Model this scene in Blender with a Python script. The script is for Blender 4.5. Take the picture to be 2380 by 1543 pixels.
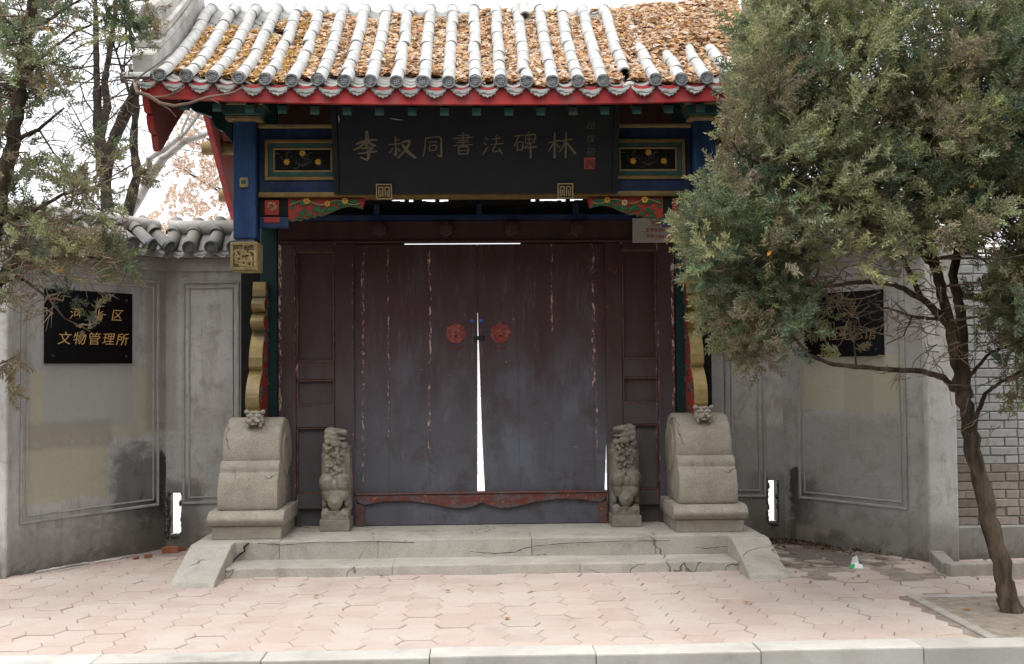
import bpy, bmesh, math, random
import numpy as np
from mathutils import Vector, Matrix, Euler, noise as mnoise
R_ = math.radians
random.seed(7); rng = np.random.default_rng(11)
scene = bpy.context.scene
for o in list(bpy.data.objects): bpy.data.objects.remove(o)
COL = scene.collection

# ------------------------------------------------------------------ camera
F, W0, H0, EYE = 2550.0, 2380.0, 1543.0, 1.47        # focal length in photo pixels (2380 wide)
YAW, PITCH, ROLL = math.atan(80/2550), math.atan(83.5/2550), R_(0.5)
CAMROT = Matrix.Rotation(-YAW, 3, 'Z') @ Matrix.Rotation(math.pi/2+PITCH, 3, 'X') @ Matrix.Rotation(-ROLL, 3, 'Z')
cam = bpy.data.cameras.new('camera'); cam.sensor_width = 36; cam.lens = 36*F/W0; cam.clip_end = 2000
camo = bpy.data.objects.new('camera', cam); COL.objects.link(camo)
camo.matrix_world = Matrix.Translation((0, 0, EYE)) @ CAMROT.to_4x4()
scene.camera = camo
# ------------------------------------------------------------------ sky, sun, exposure (bright overcast day)
SUN_EL, SUN_AZ = R_(70), R_(200)      # azimuth measured from +Y clockwise: high, behind the camera
world = bpy.data.worlds.new('World'); scene.world = world; world.use_nodes = True
wt = world.node_tree; bg = wt.nodes['Background']
sky = wt.nodes.new('ShaderNodeTexSky'); sky.sky_type = 'NISHITA'; sky.sun_disc = False
sky.sun_elevation = SUN_EL; sky.sun_rotation = SUN_AZ; sky.dust_density = 6; sky.air_density = 1.2
hs = wt.nodes.new('ShaderNodeHueSaturation'); hs.inputs['Saturation'].default_value = 0.12
mixw = wt.nodes.new('ShaderNodeMix'); mixw.data_type = 'RGBA'; mixw.inputs[0].default_value = 0.6
mixw.inputs[7].default_value = (10.2, 10.5, 10.9, 1)   # even cloud cover
wt.links.new(sky.outputs[0], hs.inputs['Color']); wt.links.new(hs.outputs[0], mixw.inputs[6])
wt.links.new(mixw.outputs[2], bg.inputs[0]); bg.inputs[1].default_value = 0.13
sun = bpy.data.lights.new('sun', 'SUN'); sun.energy = 1.3; sun.angle = R_(45); sun.color = (1, .96, .9)
suno = bpy.data.objects.new('sun', sun); COL.objects.link(suno)
suno.rotation_euler = Vector((-math.sin(SUN_AZ)*math.cos(SUN_EL), -math.cos(SUN_AZ)*math.cos(SUN_EL), -math.sin(SUN_EL))).to_track_quat('-Z', 'Y').to_euler()
suno.location = (0, -5, 12)
scene.view_settings.view_transform = 'Standard'; scene.view_settings.look = 'None'
scene.view_settings.exposure = 0.78; scene.view_settings.gamma = 1.0
scene.view_settings.use_curve_mapping = False

# ------------------------------------------------------------------ photo pixel -> place
def ray(x, y): return CAMROT @ Vector(((x-W0/2)/F, -(y-H0/2)/F, -1))
def P(x, y, Y):
    d = ray(x, y); t = Y/d.y; return Vector((d.x*t, Y, EYE+d.z*t))
def G(x, y, z=0.0):
    d = ray(x, y); t = (z-EYE)/d.z; return Vector((d.x*t, d.y*t, z))
def onplane(x, y, p0, n):
    d = ray(x, y); o = Vector((0, 0, EYE)); t = (p0-o).dot(n)/d.dot(n); return o+d*t

# ------------------------------------------------------------------ mesh helpers
def tag(o, label=None, cat=None, group=None, kind=None):
    if label: o['label'] = label
    if cat: o['category'] = cat
    if group: o['group'] = group
    if kind: o['kind'] = kind
    return o
def empty(name, loc=(0, 0, 0), rz=0, **kw):
    o = bpy.data.objects.new(name, None); COL.objects.link(o); o.location = loc; o.rotation_euler = (0, 0, rz)
    o.empty_display_size = .1
    return tag(o, **kw)
def place(name, me, parent=None, M=None):
    o = bpy.data.objects.new(name, me); COL.objects.link(o)
    if parent: o.parent = parent
    if M is not None: o.matrix_local = M
    return o
class B:
    def __init__(s): s.V = []; s.Fc = []; s.mi = []
    def add(s, V, Fc, mi=0):
        k = len(s.V); s.V += [tuple(v) for v in V]
        for f in Fc: s.Fc.append(tuple(i+k for i in f)); s.mi.append(mi)
        return s
    def box(s, x0, x1, y0, y1, z0, z1, mi=0):
        return s.add([(x0,y0,z0),(x1,y0,z0),(x1,y1,z0),(x0,y1,z0),(x0,y0,z1),(x1,y0,z1),(x1,y1,z1),(x0,y1,z1)],
            [(0,3,2,1),(4,5,6,7),(0,1,5,4),(1,2,6,5),(2,3,7,6),(3,0,4,7)], mi)
    def prism(s, poly, a0, a1, axis='y', mi=0, mc=None):
        n = len(poly)
        def v(p, a): return {'x': (a, p[0], p[1]), 'y': (p[0], a, p[1]), 'z': (p[0], p[1], a)}[axis]
        k = len(s.V); s.V += [v(p, a0) for p in poly] + [v(p, a1) for p in poly]
        for i in range(n):
            j = (i+1) % n; s.Fc.append((k+i, k+j, k+n+j, k+n+i)); s.mi.append(mi)
        s.Fc.append(tuple(range(k+n-1, k-1, -1))); s.mi.append(mi if mc is None else mc)
        s.Fc.append(tuple(range(k+n, k+2*n))); s.mi.append(mi if mc is None else mc)
        return s
    def tube(s, pts, rads, n=6, mi=0, jit=0):
        pts = [Vector(p) for p in pts]; k0 = len(s.V); up = Vector((0.3, 0.2, 1)).normalized()
        for i, p in enumerate(pts):
            d = (pts[min(i+1, len(pts)-1)]-pts[max(i-1, 0)])
            d = d.normalized() if d.length > 1e-9 else Vector((0, 0, 1))
            a = d.cross(Vector((1, 0, 0)) if abs(d.x) < .7 else Vector((0, 1, 0))).normalized(); b = d.cross(a)
            for j in range(n):
                th = 2*math.pi*j/n; r = rads[i]*(1+random.uniform(-jit, jit))
                s.V.append(tuple(p+(a*math.cos(th)+b*math.sin(th))*r))
        for i in range(len(pts)-1):
            for j in range(n):
                q = (j+1) % n; s.Fc.append((k0+i*n+j, k0+i*n+q, k0+(i+1)*n+q, k0+(i+1)*n+j)); s.mi.append(mi)
        s.Fc.append(tuple(k0+j for j in range(n-1, -1, -1))); s.mi.append(mi)
        e = k0+(len(pts)-1)*n; s.Fc.append(tuple(e+j for j in range(n))); s.mi.append(mi)
        return s
    def ball(s, c, r, n=8, m=6, rot=None, mi=0):
        c = Vector(c); r = (r, r, r) if not hasattr(r, '__len__') else r; k = len(s.V)
        Rm = rot.to_matrix() if rot else Matrix.Identity(3)
        for i in range(1, m):
            ph = math.pi*i/m
            for j in range(n):
                th = 2*math.pi*j/n
                s.V.append(tuple(c+Rm @ Vector((r[0]*math.sin(ph)*math.cos(th), r[1]*math.sin(ph)*math.sin(th), r[2]*math.cos(ph)))))
        s.V.append(tuple(c+Rm @ Vector((0, 0, r[2])))); s.V.append(tuple(c+Rm @ Vector((0, 0, -r[2]))))
        t, b = len(s.V)-2, len(s.V)-1
        for j in range(n):
            q = (j+1) % n
            s.Fc.append((t, k+j, k+q)); s.mi.append(mi); s.Fc.append((b, k+(m-2)*n+q, k+(m-2)*n+j)); s.mi.append(mi)
            for i in range(m-2):
                s.Fc.append((k+i*n+j, k+(i+1)*n+j, k+(i+1)*n+q, k+i*n+q)); s.mi.append(mi)
        return s
    def mesh(s, name, mats, bevel=0, seg=1, smooth=None, recalc=True):
        me = bpy.data.meshes.new(name); me.from_pydata(s.V, [], s.Fc)
        mats = mats if isinstance(mats, (list, tuple)) else [mats]
        for m in mats: me.materials.append(m)
        if len(mats) > 1: me.polygons.foreach_set('material_index', s.mi)
        if recalc or bevel:
            bm = bmesh.new(); bm.from_mesh(me)
            if recalc: bmesh.ops.recalc_face_normals(bm, faces=bm.faces)
            if bevel:
                ed = [e for e in bm.edges if len(e.link_faces) == 2 and e.calc_face_angle(0) > R_(28)]
                bmesh.ops.bevel(bm, geom=ed, offset=bevel, segments=seg, affect='EDGES', clamp_overlap=True, profile=.6)
            bm.to_mesh(me); bm.free()
        if smooth is not None:
            me.shade_smooth()
            if smooth < 180: me.set_sharp_from_angle(angle=R_(smooth))
        return me
    def out(s, name, mats, parent=None, M=None, **kw): return place(name, s.mesh(name, mats, **kw), parent, M)
def bigmesh(name, verts, nv, mat, cols=None, smooth=False):
    """many separate polygons with nv corners each, verts (n*nv,3)"""
    me = bpy.data.meshes.new(name); n = len(verts); k = n//nv
    me.vertices.add(n); me.vertices.foreach_set('co', np.ascontiguousarray(verts, dtype=np.float32).ravel())
    me.loops.add(n); me.loops.foreach_set('vertex_index', np.arange(n, dtype=np.int32))
    me.polygons.add(k); me.polygons.foreach_set('loop_start', np.arange(0, n, nv, dtype=np.int32))
    me.update(calc_edges=True); me.materials.append(mat)
    if cols is not None:
        a = me.attributes.new('tint', 'FLOAT_COLOR', 'POINT')
        c = np.ones((n, 4), dtype=np.float32); c[:, :3] = np.repeat(cols, nv, axis=0) if len(cols) != n else cols
        a.data.foreach_set('color', c.ravel())
    return me

# ------------------------------------------------------------------ material helpers
class M:
    def __init__(s, name):
        s.m = bpy.data.materials.new(name); s.m.use_nodes = True; s.t = s.m.node_tree
        s.b = s.t.nodes['Principled BSDF']; s._c = None
    def lk(s, v, sock):
        if isinstance(v, bpy.types.NodeSocket): s.t.links.new(v, sock)
        elif v is not None:
            if hasattr(v, '__len__') and len(v) == 3 and len(sock.default_value) == 4: v = (*v, 1)
            sock.default_value = v
    def nd(s, ty, **pr):
        n = s.t.nodes.new('ShaderNode'+ty)
        for k, v in pr.items(): setattr(n, k, v)
        return n
    def co(s, which='Object'):
        if s._c is None: s._c = s.nd('TexCoord')
        return s._c.outputs[which]
    def xyz(s, v=None):
        n = s.nd('SeparateXYZ'); s.lk(v or s.co(), n.inputs[0]); return n.outputs
    def ma(s, op, a, b=0.0, c=0.0, clamp=False):
        n = s.nd('Math', operation=op, use_clamp=clamp); s.lk(a, n.inputs[0]); s.lk(b, n.inputs[1]); s.lk(c, n.inputs[2]); return n.outputs[0]
    def mix(s, f, a, b, mode='MIX'):
        n = s.nd('Mix', data_type='RGBA', blend_type=mode); s.lk(f, n.inputs[0]); s.lk(a, n.inputs[6]); s.lk(b, n.inputs[7]); return n.outputs[2]
    def noise(s, scale=5, detail=4, rough=.55, vec=None, dist=0, stretch=None):
        n = s.nd('TexNoise'); v = vec or s.co()
        if stretch:
            mp = s.nd('Mapping'); s.lk(v, mp.inputs[0]); mp.inputs['Scale'].default_value = stretch; v = mp.outputs[0]
        s.lk(v, n.inputs['Vector']); n.inputs['Scale'].default_value = scale; n.inputs['Detail'].default_value = detail
        n.inputs['Roughness'].default_value = rough; n.inputs['Distortion'].default_value = dist
        return n.outputs[0]
    def step(s, v, lo, hi, a=0.0, b=1.0):
        n = s.nd('MapRange', interpolation_type='SMOOTHSTEP'); s.lk(v, n.inputs[0])
        for i, q in enumerate((lo, hi, a, b)): n.inputs[i+1].default_value = q
        return n.outputs[0]
    def rect(s, u, v, u0, u1, v0, v1, soft=.01):
        a = s.ma('MULTIPLY', s.step(u, u0-soft, u0+soft), s.step(u, u1-soft, u1+soft, 1, 0))
        b = s.ma('MULTIPLY', s.step(v, v0-soft, v0+soft), s.step(v, v1-soft, v1+soft, 1, 0))
        return s.ma('MULTIPLY', a, b)
    def rnd(s):
        return s.ma('FRACT', s.ma('ADD', s.nd('ObjectInfo').outputs['Random'], s.nd('NewGeometry').outputs['Random Per Island']))
    def bump(s, h, strength=.4, dist=.01):
        n = s.nd('Bump'); n.inputs['Strength'].default_value = strength; n.inputs['Distance'].default_value = dist
        s.lk(h, n.inputs['Height']); s.t.links.new(n.outputs[0], s.b.inputs['Normal'])
    def done(s, col, rough=.85, spec=.3, metal=0):
        s.lk(col, s.b.inputs['Base Color']); s.lk(rough, s.b.inputs['Roughness']); s.lk(spec, s.b.inputs['Specular IOR Level']); s.b.inputs['Metallic'].default_value = metal
        return s.m
def simple(name, c1, c2, scale=8, rough=.85, spec=.3, bump=.3, bd=.004, stretch=None, dirt=None, dscale=2.5, rv=.15, metal=0, vec='Object', bscale=6):
    m = M(name); v = m.co(vec)
    n1 = m.noise(scale, 5, .6, v, stretch=stretch); col = m.mix(m.step(n1, .3, .7), c1, c2)
    if dirt: col = m.mix(m.ma('MULTIPLY', m.step(m.noise(dscale, 6, .65, v), .45, .72), .75), col, dirt)
    if rv:
        f = m.ma('ADD', 1-rv, m.ma('MULTIPLY', m.rnd(), 2*rv)); hsn = m.nd('HueSaturation'); m.lk(f, hsn.inputs['Value']); m.lk(col, hsn.inputs['Color']); col = hsn.outputs[0]
    m.bump(m.noise(scale*bscale, 4, .7, v, stretch=stretch), bump, bd)
    return m.done(col, rough, spec, metal)
def tinted(name, rough=.8, spec=.25, trans=0.0):
    m = M(name); a = m.nd('Attribute', attribute_name='tint')
    r = m.ma('ADD', .75, m.ma('MULTIPLY', m.nd('NewGeometry').outputs['Random Per Island'], .5))
    h = m.nd('HueSaturation'); m.lk(r, h.inputs['Value']); m.lk(a.outputs['Color'], h.inputs['Color'])
    m.done(h.outputs[0], rough, spec)
    if trans:
        tb = m.nd('BsdfTranslucent'); m.lk(h.outputs[0], tb.inputs[0]); mx = m.nd('MixShader'); mx.inputs[0].default_value = trans
        m.t.links.new(m.b.outputs[0], mx.inputs[1]); m.t.links.new(tb.outputs[0], mx.inputs[2])
        m.t.links.new(mx.outputs[0], m.t.nodes['Material Output'].inputs[0])
    return m.m
def granite(name, a, b, c, dark=(.10, .095, .085)):
    m = M(name); n = m.noise(3.5, 6, .65); col = m.mix(m.step(n, .32, .68), a, b)
    col = m.mix(m.ma('MULTIPLY', m.step(m.noise(140, 2, .6), .52, .66), .55), col, c)
    col = m.mix(m.ma('MULTIPLY', m.step(m.noise(110, 2, .6, dist=.5), .56, .7), .5), col, dark)
    col = m.mix(m.ma('MULTIPLY', m.step(m.noise(2.4, 6, .72, dist=1), .5, .72), .5), col, dark)
    vo = m.nd('TexVoronoi', feature='DISTANCE_TO_EDGE'); vo.inputs['Scale'].default_value = 1.6
    wv = m.nd('VectorMath', operation='ADD'); ns = m.nd('TexNoise'); ns.inputs['Scale'].default_value = 7; m.lk(m.co(), ns.inputs['Vector'])
    sc = m.nd('VectorMath', operation='SCALE'); m.lk(ns.outputs['Color'], sc.inputs[0]); sc.inputs['Scale'].default_value = .22
    m.lk(m.co(), wv.inputs[0]); m.lk(sc.outputs[0], wv.inputs[1]); m.lk(wv.outputs[0], vo.inputs['Vector'])
    cr = m.ma('MULTIPLY', m.step(vo.outputs['Distance'], .002, .009, 1, 0), m.step(m.noise(1.1, 2), .5, .56))
    col = m.mix(m.ma('MULTIPLY', cr, .6), col, (.05, .045, .04))
    m.bump(m.ma('SUBTRACT', m.noise(85, 5, .8), m.ma('MULTIPLY', cr, 1.5)), .9, .01)
    return m.done(col, .9, .2)

# ------------------------------------------------------------------ materials
mGRAN = granite('granite_warm', (.315, .275, .22), (.415, .375, .315), (.54, .49, .42))
mSTEP = granite('granite_pale', (.40, .37, .325), (.50, .47, .42), (.58, .55, .5), (.2, .185, .16))
mCARV = simple('carved_stone', (.175, .16, .135), (.285, .26, .215), 9, .92, .15, .5, .004, dirt=(.07, .068, .055), dscale=6)
mKERB = simple('kerb_stone', (.44, .42, .38), (.54, .52, .48), 6, .9, .2, .5, .004, dirt=(.25, .24, .22), dscale=3)
mEDGE = simple('flush_concrete', (.33, .30, .27), (.42, .39, .35), 7, .95, .1, .5, dirt=(.24, .2, .17), dscale=4)
mROAD = simple('asphalt', (.05, .05, .05), (.07, .07, .068), 30, .9, .2, .5, rv=0)
mSOIL = simple('soil', (.22, .185, .145), (.32, .275, .22), 12, .95, .1, .8, .01, rv=0)
mGRND = simple('ground_dirt', (.2, .19, .17), (.27, .25, .22), 2, .95, .1, rv=0)
mCOURT = simple('courtyard_paving', (.62, .6, .57), (.72, .7, .67), 3, .9, .2, rv=0)
mWHITE = simple('whitewash', (.62, .61, .6), (.7, .69, .68), 4, .9, .2, rv=.03)
mTILE = simple('grey_roof_tile', (.37, .37, .365), (.52, .515, .50), 7, .8, .25, .35, .003, dirt=(.2, .19, .17), dscale=5, rv=.08)
mPAN = simple('grey_pan_tile', (.24, .24, .235), (.34, .335, .325), 9, .85, .25, .3, .003, dirt=(.15, .14, .12), dscale=5)
mDISC = simple('dark_eave_tile', (.085, .092, .10), (.15, .155, .165), 20, .8, .3, .6, .004, dirt=(.3, .3, .28), dscale=9)
mDRIP = simple('drip_tile', (.24, .245, .24), (.36, .36, .345), 15, .85, .25, .6, .005, dirt=(.15, .15, .13), dscale=9)
mMORT = simple('roof_mortar', (.42, .40, .37), (.62, .60, .57), 5, .9, .2, .5, .006, dirt=(.25, .23, .2), dscale=3)
mMAR = simple('maroon_wood', (.045, .018, .017), (.075, .032, .028), 6, .5, .4, .3, .002, stretch=(1, 1, .12), rv=.1)
mBLUE = simple('blue_paint', (.006, .019, .065), (.013, .038, .115), 5, .6, .35, .3, .002, dirt=(.05, .055, .06), dscale=12, rv=.1)
mBLUEP = simple('worn_blue_post', (.010, .036, .115), (.026, .085, .21), 7, .6, .35, .3, .002, stretch=(1, 1, .2), dirt=(.012, .022, .045), dscale=4, rv=.1)
mGREEN = simple('green_paint', (.022, .09, .083), (.04, .13, .115), 9, .65, .3, .3, dirt=(.10, .09, .06), dscale=10)
mDGREEN = simple('dark_green_post', (.007, .03, .03), (.012, .042, .04), 5, .55, .35, .2, stretch=(1, 1, .1))
mRED = simple('red_paint', (.30, .022, .026), (.43, .035, .035), 7, .6, .35, .3, .002, stretch=(.3, 1, 1), dirt=(.23, .10, .09), dscale=5)
mDRED = simple('dull_red_board', (.20, .045, .04), (.28, .06, .055), 4, .75, .25, .3, dirt=(.15, .09, .08), dscale=3)
mGOLD = simple('old_gold', (.19, .125, .04), (.28, .19, .06), 10, .5, .5, .3, .002, dirt=(.16, .11, .05), dscale=9, metal=.25)
mGOLDE = simple('gilded_edge', (.27, .19, .06), (.37, .28, .12), 9, .42, .5, .3, .003, dirt=(.2, .17, .125), dscale=5, metal=.35)
mOCH = simple('ochre_carving', (.27, .2, .09), (.36, .27, .13), 12, .7, .3, .4, .003, dirt=(.12, .09, .05), dscale=10)
mOCHD = simple('dark_ochre', (.09, .065, .03), (.14, .1, .045), 14, .8, .2, .3)
mBOARD = simple('black_lacquer', (.007, .008, .011), (.011, .013, .016), 5, .5, .35, .15, .001, rv=0)
mBLACK = simple('black_field', (.01, .01, .01), (.016, .015, .014), 9, .8, .2, rv=0)
mGRANB = simple('polished_black_granite', (.003, .003, .004), (.005, .005, .006), 40, .2, .2, 0, rv=0)
mGLET = simple('gilt_lettering', (.12, .097, .058), (.17, .138, .08), 20, .5, .4, .1, rv=0)
mGLET2 = simple('bright_gilt_lettering', (.55, .33, .10), (.65, .4, .14), 20, .45, .5, .1, rv=0)
mSIGN = simple('cream_sign', (.42, .38, .33), (.5, .46, .4), 6, .6, .3, .05, rv=0)
mREDL = simple('red_lettering', (.35, .03, .03), (.42, .04, .04), 20, .6, .3, .05, rv=0)
mKNOCK = simple('red_oxide_mark', (.17, .028, .022), (.24, .04, .03), 14, .6, .35, .3, .002, dirt=(.3, .16, .12), dscale=30, rv=.05)
mTAPE = simple('blue_tape', (.03, .13, .45), (.04, .17, .5), 9, .5, .4, 0)
mLEAFG = simple('painted_leaf_green', (.02, .09, .035), (.03, .12, .05), 14, .6, .3, .1)
mLEAFR = simple('painted_red', (.27, .03, .024), (.34, .045, .032), 9, .6, .3, .1)
mFLOW = simple('painted_flower', (.55, .28, .03), (.62, .38, .06), 30, .6, .3, .2, rv=.2)
mFLOW2 = simple('painted_pale_flower', (.5, .33, .18), (.55, .4, .25), 30, .6, .3, .2)
mVINE = simple('carved_vine', (.06, .06, .055), (.10, .095, .085), 14, .8, .2, .3)
mDECK = simple('roof_boards', (.05, .03, .022), (.08, .045, .035), 6, .8, .2, .3, stretch=(1, .1, 1))
mBRICKR = simple('broken_brick', (.25, .085, .05), (.34, .14, .085), 12, .95, .1, .6, .006)
mBARK = simple('juniper_bark', (.06, .044, .034), (.20, .15, .11), 16, .95, .1, 1.0, .03, stretch=(1, 1, .18), rv=0)
mBARKD = simple('dark_bark', (.035, .03, .026), (.085, .07, .06), 10, .95, .1, 1.0, .02, rv=0)
mBARKW = simple('pale_plane_bark', (.34, .32, .29), (.48, .46, .43), 5, .9, .15, .4, .01, dirt=(.14, .12, .1), dscale=7, rv=0)
mTWIG = simple('dry_twig', (.15, .105, .075), (.27, .2, .15), 10, .9, .1, .3, rv=0)
mFOL = tinted('juniper_leaf', .8, .2, .3)
mDRY = tinted('dry_leaf', .75, .25, .42)
mDARKG = simple('void_dark', (.01, .01, .01), (.012, .012, .012), 3, .9, .1, rv=0)
mSOOT = simple('bitumen_dab', (.018, .018, .02), (.03, .03, .032), 20, .7, .3, .5)
mSOOTY = simple('sooty_mortar', (.05, .048, .045), (.13, .125, .115), 22, .95, .1, .6, .005)
mBATH = simple('litter_paper', (.8, .82, .82), (.85, .85, .85), 9, .6, .3, .2, rv=0)
mGRNL = simple('litter_green', (.03, .35, .12), (.04, .4, .15), 9, .6, .3, .2, rv=0)

def pavetile():
    m = M('pink_paving'); r = m.rnd(); wp = m.nd('NewGeometry').outputs['Position']; p = m.xyz(wp)
    col = m.mix(r, (.425, .33, .285), (.475, .385, .335)); col = m.mix(m.step(m.noise(2.2, 5, .6, wp), .42, .66), col, (.465, .405, .355))
    col = m.mix(m.ma('MULTIPLY', m.step(m.noise(45, 4, .7, wp), .5, .75), .45), col, (.34, .27, .235))
    col = m.mix(m.ma('MULTIPLY', m.step(m.noise(9, 5, .7, wp), .62, .74), .5), col, (.62, .57, .53))
    col = m.mix(m.ma('MULTIPLY', m.step(m.noise(1.3, 6, .7, wp, dist=.8), .52, .72), .35), col, (.29, .24, .205))
    nx = m.ma('ADD', p[0], m.ma('MULTIPLY', m.ma('SUBTRACT', m.noise(4, 5, .6, wp), .5), .9)); ny = m.ma('ADD', p[1], m.ma('MULTIPLY', m.ma('SUBTRACT', m.noise(5, 5, .6, wp, dist=.6), .5), .8))
    wet = m.ma('MULTIPLY', m.rect(nx, ny, 2.25, 3.0, 7.95, 9.4, .12), .85)      # soaked, dirty corner by the drain
    col = m.mix(wet, col, (.07, .058, .05))
    wl = m.ma('MULTIPLY', m.rect(nx, ny, -3.5, -2.3, 8.75, 9.5, .2), .6); col = m.mix(wl, col, (.16, .13, .11))
    m.bump(m.noise(70, 4, .7, wp), .4, .003)
    return m.done(col, .9, .2)
mPAVE = pavetile()
mBED = simple('paving_joint_dirt', (.19, .155, .13), (.31, .265, .23), 14, .95, .1, .5, rv=0)

def door_mat():
    m = M('weathered_door'); wp = m.nd('NewGeometry').outputs['Position']; p = m.xyz(wp); x, z = p[0], p[2]
    g = m.noise(5, 6, .65, wp, stretch=(1, 1, .22)); lit_grade = m.ma('ADD', m.step(z, 2.1, .6), m.ma('MULTIPLY', m.ma('SUBTRACT', g, .5), 1.0), clamp=True)  # paler towards the bottom: eave shade and sky reflection put into the colour
    col = m.mix(lit_grade, (.056, .021, .022), (.095, .098, .116))
    col = m.mix(m.ma('MULTIPLY', m.step(m.noise(3.2, 5, .65, wp, stretch=(1, 1, .5)), .5, .66), m.ma('MULTIPLY', lit_grade, .8)), col, (.13, .142, .172))
    col = m.mix(m.ma('MULTIPLY', m.step(m.noise(4.5, 6, .7, wp, dist=.6), .5, .7), .65), col, (.062, .043, .04))
    col = m.mix(m.ma('MULTIPLY', m.step(m.noise(30, 5, .75, wp, stretch=(1, 1, .12)), .55, .7), .35), col, (.15, .15, .165))
    col = m.mix(m.ma('MULTIPLY', m.step(m.noise(60, 4, .8, wp), .56, .7), .4), col, (.045, .04, .042))
    strip = None                               # paint peeled off along the plank joints
    for x0, w, zl, zh in ((-.94, .014, .5, 2.45), (-.73, .008, .9, 2.45), (-.39, .014, 1.5, 2.45), (-.40, .014, .7, 1.4), (.615, .012, 1.65, 2.5), (.955, .018, 1.3, 2.5), (.97, .012, .8, 1.3)):
        a = m.ma('ADD', x, m.ma('MULTIPLY', m.ma('SUBTRACT', m.noise(6, 3, .6, wp), .5), .03))
        r = m.rect(a, z, x0-w, x0+w, zl, zh, w*.7); strip = r if strip is None else m.ma('MAXIMUM', strip, r)
    ch = m.noise(42, 5, .75, wp, stretch=(1.3, 1, .45)); thr = m.ma('ADD', m.ma('MULTIPLY', strip, .215), ch)
    col = m.mix(m.step(thr, .735, .76), col, (.30, .085, .065)); col = m.mix(m.step(thr, .765, .79), col, (.46, .38, .33))
    sp = m.noise(19, 4, .7, wp); col = m.mix(m.step(sp, .715, .725), col, (.30, .07, .05)); col = m.mix(m.step(sp, .745, .75), col, (.55, .45, .33))
    sq = m.noise(33, 4, .7, wp, dist=.5); col = m.mix(m.step(sq, .735, .745), col, (.33, .32, .31))
    m.bump(m.ma('SUBTRACT', m.ma('MULTIPLY', g, .6), thr), .25, .004)
    return m.done(col, m.ma('ADD', .42, m.ma('MULTIPLY', g, .25)), .4)
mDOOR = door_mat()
def rail_mat():
    m = M('worn_red_rail'); wp = m.nd('NewGeometry').outputs['Position']
    n = m.noise(22, 5, .7, wp, stretch=(.4, 1, 1)); col = m.mix(m.step(n, .4, .6), (.14, .035, .028), (.10, .085, .085)); col = m.mix(m.step(m.noise(30, 4, .7, wp), .6, .68), col, (.38, .17, .05))
    m.bump(n, .3, .004); return m.done(col, .6, .35)
mRAIL = rail_mat()
def frame_mat():
    m = M('side_frame_paint'); wp = m.nd('NewGeometry').outputs['Position']; p = m.xyz(wp); x, z = p[0], p[2]
    g = m.noise(4, 6, .65, wp, stretch=(1, 1, .25)); lit_grade = m.ma('ADD', m.step(z, 2.0, .5, 0, .8), m.ma('MULTIPLY', m.ma('SUBTRACT', g, .5), 1.4), clamp=True)  # same top-to-bottom light grade as the door leaves, held in the colour
    col = m.mix(lit_grade, (.05, .022, .022), (.10, .092, .10))
    ax = m.ma('ABSOLUTE', m.ma('ADD', x, m.ma('MULTIPLY', m.ma('SUBTRACT', m.noise(7, 3, .6, wp), .5), .015)))
    st = m.ma('MAXIMUM', m.rect(ax, z, 1.594, 1.64, .2, 2.5, .006), m.ma('MULTIPLY', m.rect(ax, z, 1.462, 1.492, .3, 2.5, .006), .75))
    st = m.ma('MAXIMUM', st, m.ma('MULTIPLY', m.rect(ax, z, 1.01, 1.03, .3, 2.4, .006), .62))
    thr = m.ma('ADD', m.ma('MULTIPLY', st, .24), m.noise(45, 5, .75, wp, stretch=(1.2, 1, .4)))
    col = m.mix(m.step(thr, .72, .76), col, (.27, .06, .05)); col = m.mix(m.step(thr, .775, .80), col, (.48, .42, .37))
    sp = m.noise(13, 5, .7, wp); col = m.mix(m.ma('MULTIPLY', m.step(sp, .66, .7), .8), col, (.26, .035, .035))
    m.bump(m.ma('SUBTRACT', m.ma('MULTIPLY', g, .5), thr), .2, .004)
    return m.done(col, .5, .38)
mFRAME = frame_mat()
mBEAD = simple('worn_bead', (.07, .03, .025), (.15, .085, .065), 16, .6, .35, .3, .003, rv=.1)
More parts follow.
